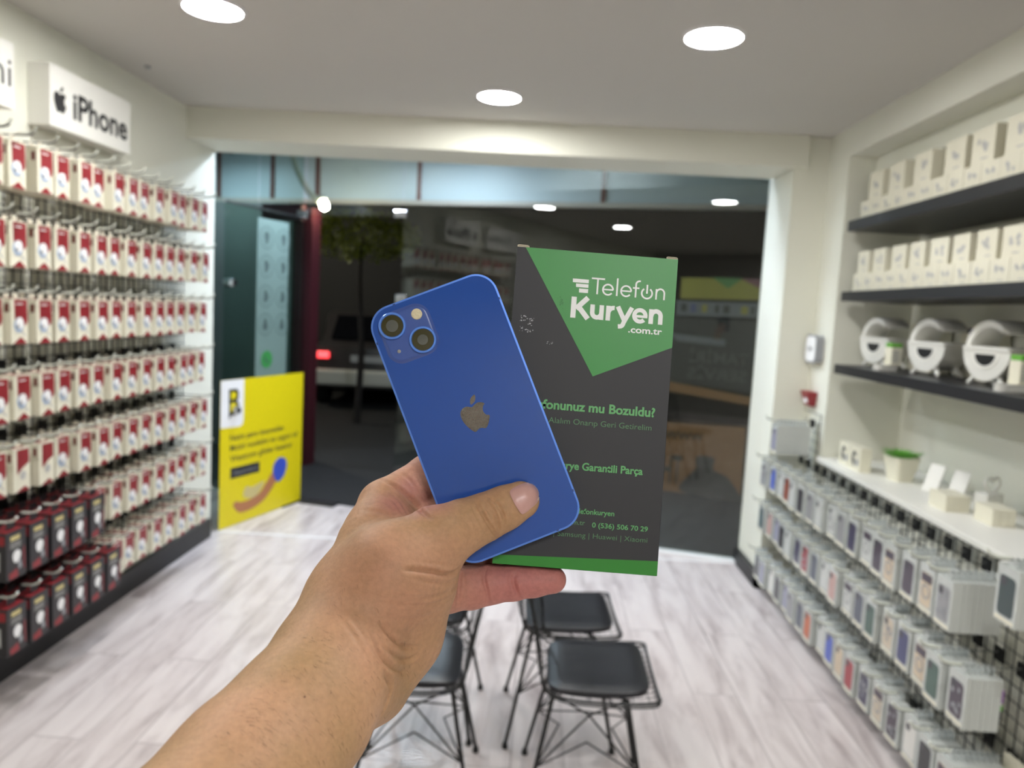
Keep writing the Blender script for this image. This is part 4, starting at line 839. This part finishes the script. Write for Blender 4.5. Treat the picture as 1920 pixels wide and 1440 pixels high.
stroke([(44.9, 29.6), (44.9, 34.4)] + arc(47.5, 34.0, 2.6, 2.75, 190, 350, 14) + [(50.1, 34.2), (50.1, 38.0)], w * .88, b); stroke([(50.1, 29.6), (50.1, 38.0)], w * .88, b, .00040)
stroke([(53.9, 29.6), (53.9, 38.0)], w * .88, b); stroke([(53.9, 34.0)] + arc(57.1, 33.9, 3.1, 3.3, 165, 85, 10), w * .85, b, .00040)
stroke([(59.2, 29.6), (63.2, 37.2)], w * .88, b); stroke([(67.2, 29.6), (62.9, 38.6)] + arc(60.9, 38.6, 1.9, 2.2, 340, 268, 8) + [(59.9, 40.9)], w * .86, b, .00040)
stroke(arc(71.9, 33.9, 3.2, 3.25, 0, 318, 30), w * .80, b); stroke([(68.9, 34.25), (76.2, 34.25)], w * .50, b, .00040)
stroke([(78.2, 29.6), (78.2, 38.0)], w * .88, b); stroke([(78.2, 33.6)] + arc(81.0, 33.3, 2.6, 2.7, 175, 0, 14) + [(83.6, 38.0)], w * .88, b, .00040)
b.build('lettering', 'bwhite', bx)
btext('.com.tr', 65.9, 85.0, 43.7, 3.75, 'bwhite', .022)
btext('Telefonunuz mu Bozuldu?', 8.0, 84.2, 90.2, 5.2, 'btxt', .030)
btext('Alalım Onarıp Geri Getirelim', 25.0, 82.8, 97.9, 3.3, 'btxt2', -.004)
btext('Telefon Kurye Garantili Parça', 10.5, 79.6, 122.9, 4.3, 'btxt', .026)
btext('telefonkuryen', 42.0, 65.4, 146.9, 3.0, 'btxt', .014)
btext('telefonkuryen.com.tr', 15.0, 49.5, 153.1, 2.7, 'btxt2', .012)
btext('0 (536) 506 70 29', 53.5, 84.6, 153.9, 2.8, 'btxt', .016)
btext('iPhone | Samsung | Huawei | Xiaomi', 18.5, 84.7, 160.0, 2.9, 'btxt2', -.006)
b = MB(); rr = random.Random(9)
for i in range(44):
    x, y = rr.choice(((7, 40), (9, 43), (11, 41), (6, 46), (8.5, 47))); x += rr.gauss(0, 1.6); y += rr.gauss(0, 1.4); s = rr.uniform(.1, .5)
    b.poly([bm_(x + s * math.cos(a) * rr.uniform(.4, 1.6), y + s * .7 * math.sin(a), .0003) for a in [2 * PI * q / 6 for q in range(6)]])
for i in range(12):
    x, y = 22.5 + rr.gauss(0, 1.6), 53 + rr.gauss(0, .5); s = rr.uniform(.1, .3); b.poly([bm_(x + s * math.cos(a), y + s * .7 * math.sin(a), .0003) for a in [2 * PI * q / 6 for q in range(6)]])
b.build('scuff_mark', 'scuff', bx)
b = MB()
for i in range(26):
    x, y = 27 + rr.gauss(0, .9), 30 + rr.gauss(0, 1.6); s = rr.uniform(.1, .3); b.poly([bm_(x + s * math.cos(a), y + s * .7 * math.sin(a), .0003) for a in [2 * PI * q / 6 for q in range(6)]])
b.build('scuff_mark', 'dscuff', bx)

# ------------------------------------------------------------------ the photographer's forearm and hand
# joints: (pixel x, pixel y, distance in m, radius in mm) -> capsules melted together
def J(px, py, z, r): return (at(px, py, z), r * .001)
PRIM = []      # (a, ra, b, rb, k, region)
def chain(js, k, reg):
    js = [J(*q) for q in js]
    for i in range(len(js) - 1): PRIM.append((js[i][0], js[i][1], js[i + 1][0], js[i + 1][1], k * .001, reg))
chain([(-330, 2560, .165, 44), (165, 1850, .225, 40), (468, 1452, .300, 30), (564, 1340, .328, 28.6), (628, 1250, .352, 27)], 12, 0)      # forearm
chain([(628, 1250, .352, 27), (668, 1282, .362, 22)], 10, 0)
chain([(628, 1225, .358, 26.5), (672, 1125, .380, 25), (716, 1010, .405, 20), (722, 950, .420, 14.5)], 9, 0)                    # thumb side of the back of the hand
chain([(722, 950, .420, 14.5), (806, 893, .4395, 12.6), (900, 830, .4525, 10.5), (985, 800, .4525, 9.3), (1050, 790, .4520, 8.2)], 4, 1)   # forefinger behind the phone
chain([(668, 1180, .366, 25), (735, 1075, .372, 23.5), (820, 1012, .3835, 16.8)], 9, 0)                                           # ball of the thumb
chain([(820, 1012, .3835, 16.8), (868, 987, .391, 13.4), (908, 970, .3955, 11.9), (945, 953, .3975, 11.0), (976, 938, .3985, 10.0)], 4, 2)      # thumb
chain([(784, 1098, .382, 19.5), (748, 1190, .384, 20.5), (704, 1285, .376, 17)], 9, 0)                                            # heel of the palm
chain([(735, 1090, .400, 24), (760, 1010, .424, 17)], 9, 3)                                                                      # palm
chain([(760, 1010, .424, 17), (800, 955, .4385, 13), (885, 945, .4475, 11.5), (985, 915, .4485, 10.5), (1075, 895, .4475, 9)], 4, 1)   # middle finger
chain([(770, 1065, .415, 18), (830, 1050, .436, 12.5), (900, 1041, .4465, 10.8), (990, 1015, .4470, 10), (1060, 1000, .446, 8.6)], 4, 1)        # ring finger
chain([(775, 1105, .402, 17), (832, 1104, .417, 12.6), (885, 1101, .423, 11.8)], 5, 3)
chain([(885, 1101, .423, 11.8), (920, 1096, .4255, 10.6), (962, 1092, .427, 9.9), (1000, 1089, .4275, 8.9), (1036, 1087, .4275, 7.7)], 2.5, 4)       # little finger
PA = np.array([p[0] for p in PRIM]); PB = np.array([p[2] for p in PRIM]); RA = np.array([p[1] for p in PRIM]); RB = np.array([p[3] for p in PRIM]); KK = np.array([p[4] for p in PRIM]); REG = np.array([p[5] for p in PRIM])
def sdf(P):
    d = None
    for i in range(len(PRIM)):
        ab = PB[i] - PA[i]; t = np.clip(((P - PA[i]) @ ab) / (ab @ ab), 0, 1)
        di = np.linalg.norm(P - PA[i] - t[:, None] * ab, axis=1) - (RA[i] + (RB[i] - RA[i]) * t)
        if d is None: d = di; continue
        k = KK[i]; h = np.clip(.5 + .5 * (d - di) / k, 0, 1); d = d * (1 - h) + di * h - k * h * (1 - h)
    return d
def sgrad(P, e=4e-4):
    g = np.stack([sdf(P + np.eye(3)[i] * e) - sdf(P - np.eye(3)[i] * e) for i in range(3)], 1)
    return g / np.maximum(np.linalg.norm(g, axis=1, keepdims=True), 1e-9)
def surface_nets(lo, hi, h):
    n = np.ceil((hi - lo) / h).astype(int) + 1
    ax = [lo[i] + h * np.arange(n[i]) for i in range(3)]
    V = np.empty(n, np.float32)
    for i in range(n[0]):
        Y, Z = np.meshgrid(ax[1], ax[2], indexing='ij'); P = np.stack([np.full(Y.size, ax[0][i]), Y.ravel(), Z.ravel()], 1); V[i] = sdf(P).reshape(Y.shape)
    S = V < 0; c = [n[0] - 1, n[1] - 1, n[2] - 1]
    acc = np.zeros((*c, 3)); cnt = np.zeros(c)
    corner = lambda A, d: A[d[0]:d[0] + c[0], d[1]:d[1] + c[1], d[2]:d[2] + c[2]]
    for a in range(3):
        o1, o2 = [q for q in range(3) if q != a]
        for u in (0, 1):
            for w in (0, 1):
                d0 = [0, 0, 0]; d0[o1] = u; d0[o2] = w; d1 = list(d0); d1[a] = 1
                v0, v1 = corner(V, d0), corner(V, d1); m = (v0 < 0) != (v1 < 0); t = np.where(m, v0 / np.where(m, v0 - v1, 1), 0)
                for q in range(3): acc[..., q] += np.where(m, (t if q == a else d0[q]), 0)
                cnt += m
    act = cnt > 0; idx = -np.ones(c, int); idx[act] = np.arange(act.sum())
    base = np.argwhere(act); verts = lo + h * (base + acc[act] / cnt[act][:, None])
    F = []
    for a in range(3):
        o1, o2 = (a + 1) % 3, (a + 2) % 3
        s0 = np.take(S, range(n[a] - 1), a); s1 = np.take(S, range(1, n[a]), a)
        e = np.argwhere(s0 != s1); ok = np.ones(len(e), bool)
        for q in (o1, o2): ok &= (e[:, q] > 0) & (e[:, q] < n[q] - 1)
        e = e[ok]; fl = s0[tuple(e.T)]
        def cell(u, w): k = e.copy(); k[:, o1] -= u; k[:, o2] -= w; return idx[tuple(k.T)]
        q = np.stack([cell(1, 1), cell(0, 1), cell(0, 0), cell(1, 0)], 1); q[~fl] = q[~fl][:, ::-1]; F.append(q)
    return verts, np.concatenate(F)
allp = np.concatenate([PA, PB]); mr = max(RA.max(), RB.max()) + .01
hv, hf = surface_nets(allp.min(0) - mr, allp.max(0) + mr, .0034)
me = bpy.data.meshes.new('forearm_and_hand'); me.from_pydata(hv.tolist(), [], hf.tolist())
tmp = bpy.data.objects.new('tmp', me); COL.objects.link(tmp); sm = tmp.modifiers.new('s', 'SUBSURF'); sm.levels = 2; sm.subdivision_type = 'CATMULL_CLARK'
bpy.context.view_layer.update(); me2 = bpy.data.meshes.new_from_object(tmp.evaluated_get(bpy.context.evaluated_depsgraph_get())); bpy.data.objects.remove(tmp)
nv = len(me2.vertices); co = np.empty(nv * 3); me2.vertices.foreach_get('co', co); co = co.reshape(-1, 3)
for _ in range(3): co -= sgrad(co) * np.clip(sdf(co), -.002, .002)[:, None]
NRM = sgrad(co)
def hit(px, py, zmin=.25):
    """first point of the skin met by the sight line through each pixel"""
    px = np.asarray(px, float); py = np.asarray(py, float); d = np.stack([(px - 960) / FPX, (py - 720) / FPX, np.ones_like(px)], 1) @ CM
    t = np.full(len(px), zmin)
    for _ in range(60): t = t + np.clip(sdf(CAM + d * t[:, None]) * .9, -.01, .01)
    return CAM + d * t[:, None]
# skin folds: pixel polylines, depth mm, half-width mm
FOLDS = [([(891, 936), (899, 952), (912, 975), (928, 1000), (935, 1010)], .55, .9), ([(905, 931), (920, 948), (930, 968), (936, 990), (938, 998)], .5, .8), ([(912, 930), (928, 940), (940, 958), (946, 975), (944, 990)], .4, .8), ([(884, 940), (890, 960), (904, 985), (918, 1010)], .25, .7), ([(926, 926), (943, 942), (953, 962), (955, 980)], .25, .7), ([(906, 945), (914, 955), (922, 966)], .4, .7), ([(875, 945), (882, 968), (900, 1000), (912, 1022)], .15, .7),
         ([(864, 1062), (852, 1074), (834, 1077), (815, 1073), (790, 1070), (760, 1068)], .75, 1.1), ([(862, 1082), (845, 1092), (815, 1093), (780, 1086)], .3, .9), ([(858, 1100), (830, 1115), (790, 1122), (740, 1118)], .3, 1.0), ([(850, 1118), (815, 1132), (770, 1136), (720, 1132)], .22, .9), ([(845, 1060), (820, 1058), (790, 1055)], .25, .8),
         ([(715, 1168), (726, 1185), (742, 1203), (762, 1214), (782, 1213)], .6, 1.1), ([(718, 1212), (738, 1228), (760, 1238), (778, 1232), (790, 1215)], .45, 1.0), ([(690, 1180), (706, 1215), (722, 1240), (745, 1258), (765, 1262)], .55, 1.2), ([(655, 1150), (682, 1190), (705, 1225), (722, 1262)], .3, 1.0), ([(722, 1265), (732, 1285), (728, 1310), (716, 1338)], .8, 1.5), ([(640, 1160), (668, 1200), (690, 1240)], .18, .9), ([(700, 1150), (740, 1160), (790, 1158), (830, 1145)], .2, 1.0),
         ([(716, 899), (742, 912), (770, 935), (790, 958), (806, 972)], .7, 1.2), ([(740, 880), (768, 900), (784, 925)], .3, 1.0), ([(745, 975), (720, 962), (700, 958), (680, 955)], .35, 1.2), ([(716, 925), (738, 940), (752, 958), (762, 972)], .25, .8), ([(724, 918), (748, 938), (766, 966)], .22, .7), ([(704, 930), (730, 948), (744, 968)], .2, .8),
         ([(912, 1064), (908, 1082), (913, 1108), (918, 1135)], .6, 1.0), ([(908, 1082), (905, 1105), (910, 1128)], .3, .8), ([(965, 1076), (963, 1088), (968, 1108), (975, 1122)], .75, 1.0), ([(969, 1070), (970, 1095), (972, 1110)], .3, .7), ([(862, 1066), (862, 1100), (858, 1135)], .6, 1.2)]
from mathutils.kdtree import KDTree
for pl, dep, wid in FOLDS:
    p = np.array(spline(pl, 18)); q = hit(p[:, 0], p[:, 1]); ok = np.abs(sdf(q)) < .001; q = q[ok]
    if not len(q): continue
    box = np.all((co > q.min(0) - .006) & (co < q.max(0) + .006), axis=1); ii = np.nonzero(box)[0]
    kd = KDTree(len(q)); [kd.insert(Vector(v), i) for i, v in enumerate(q)]; kd.balance()
    fade = np.sin(np.linspace(.12, PI - .12, len(q))) ** .6
    for i in ii:
        c0, j, dd = kd.find(Vector(co[i])); w_ = wid * .001
        if dd < 3.2 * w_: co[i] -= NRM[i] * dep * .001 * fade[j] * ((2.8 if dep > .35 else 1.8) * math.exp(-(dd / w_) ** 2) - .5 * math.exp(-((dd - 2 * w_) / w_) ** 2))
# nail bed: press the skin in around the nail outline
NAIL = [(956, 921), (970, 911), (987, 905), (1000, 907), (1009, 916), (1012, 928), (1008, 941), (996, 953), (980, 964), (970, 953), (961, 937)]
nl = np.array(spline(NAIL, 5, True)); nc = nl.mean(0)
nq = hit(nl[:, 0], nl[:, 1], .30)
kd = KDTree(len(nq)); [kd.insert(Vector(v), i) for i, v in enumerate(nq)]; kd.balance()
for i in np.nonzero(np.all((co > nq.min(0) - .004) & (co < nq.max(0) + .004), axis=1))[0]:
    _, j, dd = kd.find(Vector(co[i]))
    if dd < .003: co[i] -= NRM[i] * .0005 * math.exp(-(dd / .0009) ** 2)
me2.vertices.foreach_set('co', co.ravel()); me2.polygons.foreach_set('use_smooth', [True] * len(me2.polygons)); me2.update()
# flush of the skin: pinker fingertips and palm, stored as a point attribute
dist = np.stack([np.linalg.norm(co - PA[i] - np.clip(((co - PA[i]) @ (PB[i] - PA[i])) / ((PB[i] - PA[i]) @ (PB[i] - PA[i])), 0, 1)[:, None] * (PB[i] - PA[i]), axis=1) - (RA[i] + RB[i]) / 2 for i in range(len(PRIM))], 1)
wt = np.exp(-np.clip(dist, 0, None) / .004); wt /= wt.sum(1, keepdims=True)
flush = wt @ np.array([{0: 0., 1: .55, 2: .05, 3: .6, 4: 1.0}[r] for r in REG])
pk = hit(np.array([770., 800, 740, 800]), np.array([915., 950, 945, 930])); 
for q in pk: flush = np.maximum(flush, .75 * np.exp(-(np.linalg.norm(co - q, axis=1) / .012) ** 2))
for q, a_ in zip(hit(np.array([760., 800, 700.]), np.array([1140., 1090, 1060])), (.3, .25, .3)): flush = np.maximum(flush, a_ * np.exp(-(np.linalg.norm(co - q, axis=1) / .03) ** 2))
at_ = me2.attributes.new('flush', 'FLOAT', 'POINT'); at_.data.foreach_set('value', flush.astype(np.float32))
def skin_mat():
    m = mat('skin', srgb(176, 128, 92), .58, spec=.3, sss=.12); nt = m.node_tree; b = nt.nodes['Principled BSDF']; L = nt.links.new; N = nt.nodes.new
    tc = N('ShaderNodeTexCoord'); a = N('ShaderNodeAttribute'); a.attribute_name = 'flush'
    n1 = N('ShaderNodeTexNoise'); n1.inputs['Scale'].default_value = 26; n1.inputs['Detail'].default_value = 5; L(tc.outputs['Object'], n1.inputs[0])
    cr = N('ShaderNodeValToRGB'); cr.color_ramp.elements[0].position = .3; cr.color_ramp.elements[0].color = srgb(170, 136, 96); cr.color_ramp.elements[1].position = .7; cr.color_ramp.elements[1].color = srgb(192, 149, 115); L(n1.outputs[0], cr.inputs[0])
    mx = N('ShaderNodeMix'); mx.data_type = 'RGBA'; L(a.outputs['Fac'], mx.inputs['Factor']); L(cr.outputs[0], mx.inputs['A']); mx.inputs['B'].default_value = srgb(182, 118, 110)
    n2 = N('ShaderNodeTexNoise'); n2.inputs['Scale'].default_value = 420; n2.inputs['Detail'].default_value = 3; L(tc.outputs['Object'], n2.inputs[0])
    mr_ = N('ShaderNodeMapRange'); mr_.inputs[1].default_value = .3; mr_.inputs[2].default_value = .7; mr_.inputs[3].default_value = .90; mr_.inputs[4].default_value = 1.06; L(n2.outputs[0], mr_.inputs[0])
    m2 = N('ShaderNodeMix'); m2.data_type = 'RGBA'; m2.blend_type = 'MULTIPLY'; m2.inputs['Factor'].default_value = 1; L(mx.outputs['Result'], m2.inputs['A']); L(mr_.outputs[0], m2.inputs['B']); L(m2.outputs['Result'], b.inputs['Base Color'])
    v = N('ShaderNodeTexVoronoi'); v.feature = 'DISTANCE_TO_EDGE'; v.inputs['Scale'].default_value = 620; mp = N('ShaderNodeMapping'); mp.inputs['Rotation'].default_value = (.3, .9, .4); mp.inputs['Scale'].default_value = (1, .45, 1); L(tc.outputs['Object'], mp.inputs[0]); L(mp.outputs[0], v.inputs[0])
    n3 = N('ShaderNodeTexNoise'); n3.inputs['Scale'].default_value = 150; n3.inputs['Detail'].default_value = 6; L(tc.outputs['Object'], n3.inputs[0])
    ad = N('ShaderNodeMath'); ad.operation = 'MULTIPLY_ADD'; ad.inputs[1].default_value = .6; L(v.outputs[0], ad.inputs[0]); L(n3.outputs[0], ad.inputs[2])
    bp = N('ShaderNodeBump'); bp.inputs['Strength'].default_value = .35; bp.inputs['Distance'].default_value = .0006; L(ad.outputs[0], bp.inputs['Height']); L(bp.outputs[0], b.inputs['Normal'])
    return m
M['skin'] = skin_mat(); me2.materials.clear(); me2.materials.append(M['skin'])
person = link('person', me2); tag(person, "person's bare left forearm and hand gripping the phone and box from the left", 'person')
# thumbnail
M['nail'] = mat('thumbnail', srgb(196, 152, 144), .42, coat=.08, noise=.03, nscale=300); M['nailt'] = mat('pale nail edge', srgb(216, 196, 170), .35)
rings = 7; vs = []; K = len(nl)
cen = nq.mean(0); axd = hit(np.array([1008.]), np.array([925.]), .30)[0] - hit(np.array([962.]), np.array([938.]), .30)[0]; axd /= np.linalg.norm(axd)
for r in range(rings):
    f = 1 - r / rings; p = nc + (nl - nc) * f; q = hit(p[:, 0], p[:, 1], .30); g = sgrad(q); vs.append(q + g * (.00005 + .0006 * min(1, (1 - f) * 5)))
q = hit(nc[:1], nc[1:], .30); vs.append(q + sgrad(q) * .00068); V = np.concatenate(vs)
fs = [(r * K + i, r * K + (i + 1) % K, (r + 1) * K + (i + 1) % K, (r + 1) * K + i) for r in range(rings - 1) for i in range(K)] + [((rings - 1) * K + i, (rings - 1) * K + (i + 1) % K, rings * K) for i in range(K)]
b = MB(); 
tipn = ((nl - nc) @ np.array([.93, -.25])) ; b.add(V.tolist(), fs, 0); b.m = [1 if (f[0] // K < 1 and tipn[f[0] % K] > 20) else 0 for f in fs]
b.build('thumbnail', ['nail', 'nailt'], person, smooth=True)
# a few fine dark hairs on the forearm
M['hair'] = mat('arm hair', srgb(70, 50, 36), .6)
rr = random.Random(17); hp2 = []
for i in range(260):
    t = rr.random(); s = rr.random() ** 1.5; x0 = 400 + 250 * t; y0 = 1400 - 300 * t
    hp2.append((x0 + s * 170 + rr.gauss(0, 10), y0 + s * 120 + rr.gauss(0, 10)))
hp2 = np.array(hp2); q = hit(hp2[:, 0], hp2[:, 1]); g = sgrad(q); ok = np.abs(sdf(q)) < .0008
b = MB()
ddir = at(640, 1120, .36) - at(480, 1380, .32); ddir /= np.linalg.norm(ddir); side_ = np.cross(ddir, CM[2])
for i in range(len(q)):
    if not ok[i]: continue
    d = -ddir * rr.uniform(-.2, .3) + side_ * rr.uniform(-.9, -.3) + np.array([0, 0, -.5]); d -= g[i] * (d @ g[i]); d /= np.linalg.norm(d); l = rr.uniform(.0015, .0042)
    b.tube([q[i] - g[i] * .0001, q[i] + d * l * .5 + g[i] * .00035, q[i] + d * l + g[i] * .0004], [.00005, .00004, .00001], 3)
ho = b.build('arm_hair', 'hair', person); ho['kind'] = 'stuff'
mo = MB(); hh = hit(np.array([571., 475, 620]), np.array([1307., 1347, 1300])); gg = sgrad(hh)
for i, r in enumerate((.00075, .0007, .0003)): mo.add([tuple(hh[i] + gg[i] * .00015 + r * (math.cos(a) * np.cross(gg[i], [0, 0, 1]) + math.sin(a) * np.cross(gg[i], np.cross(gg[i], [0, 0, 1])))) for a in [2 * PI * k / 10 for k in range(10)]], [tuple(range(10))])
M['mole'] = mat('mole', srgb(104, 66, 44), .6); mo.build('mole', 'mole', person)
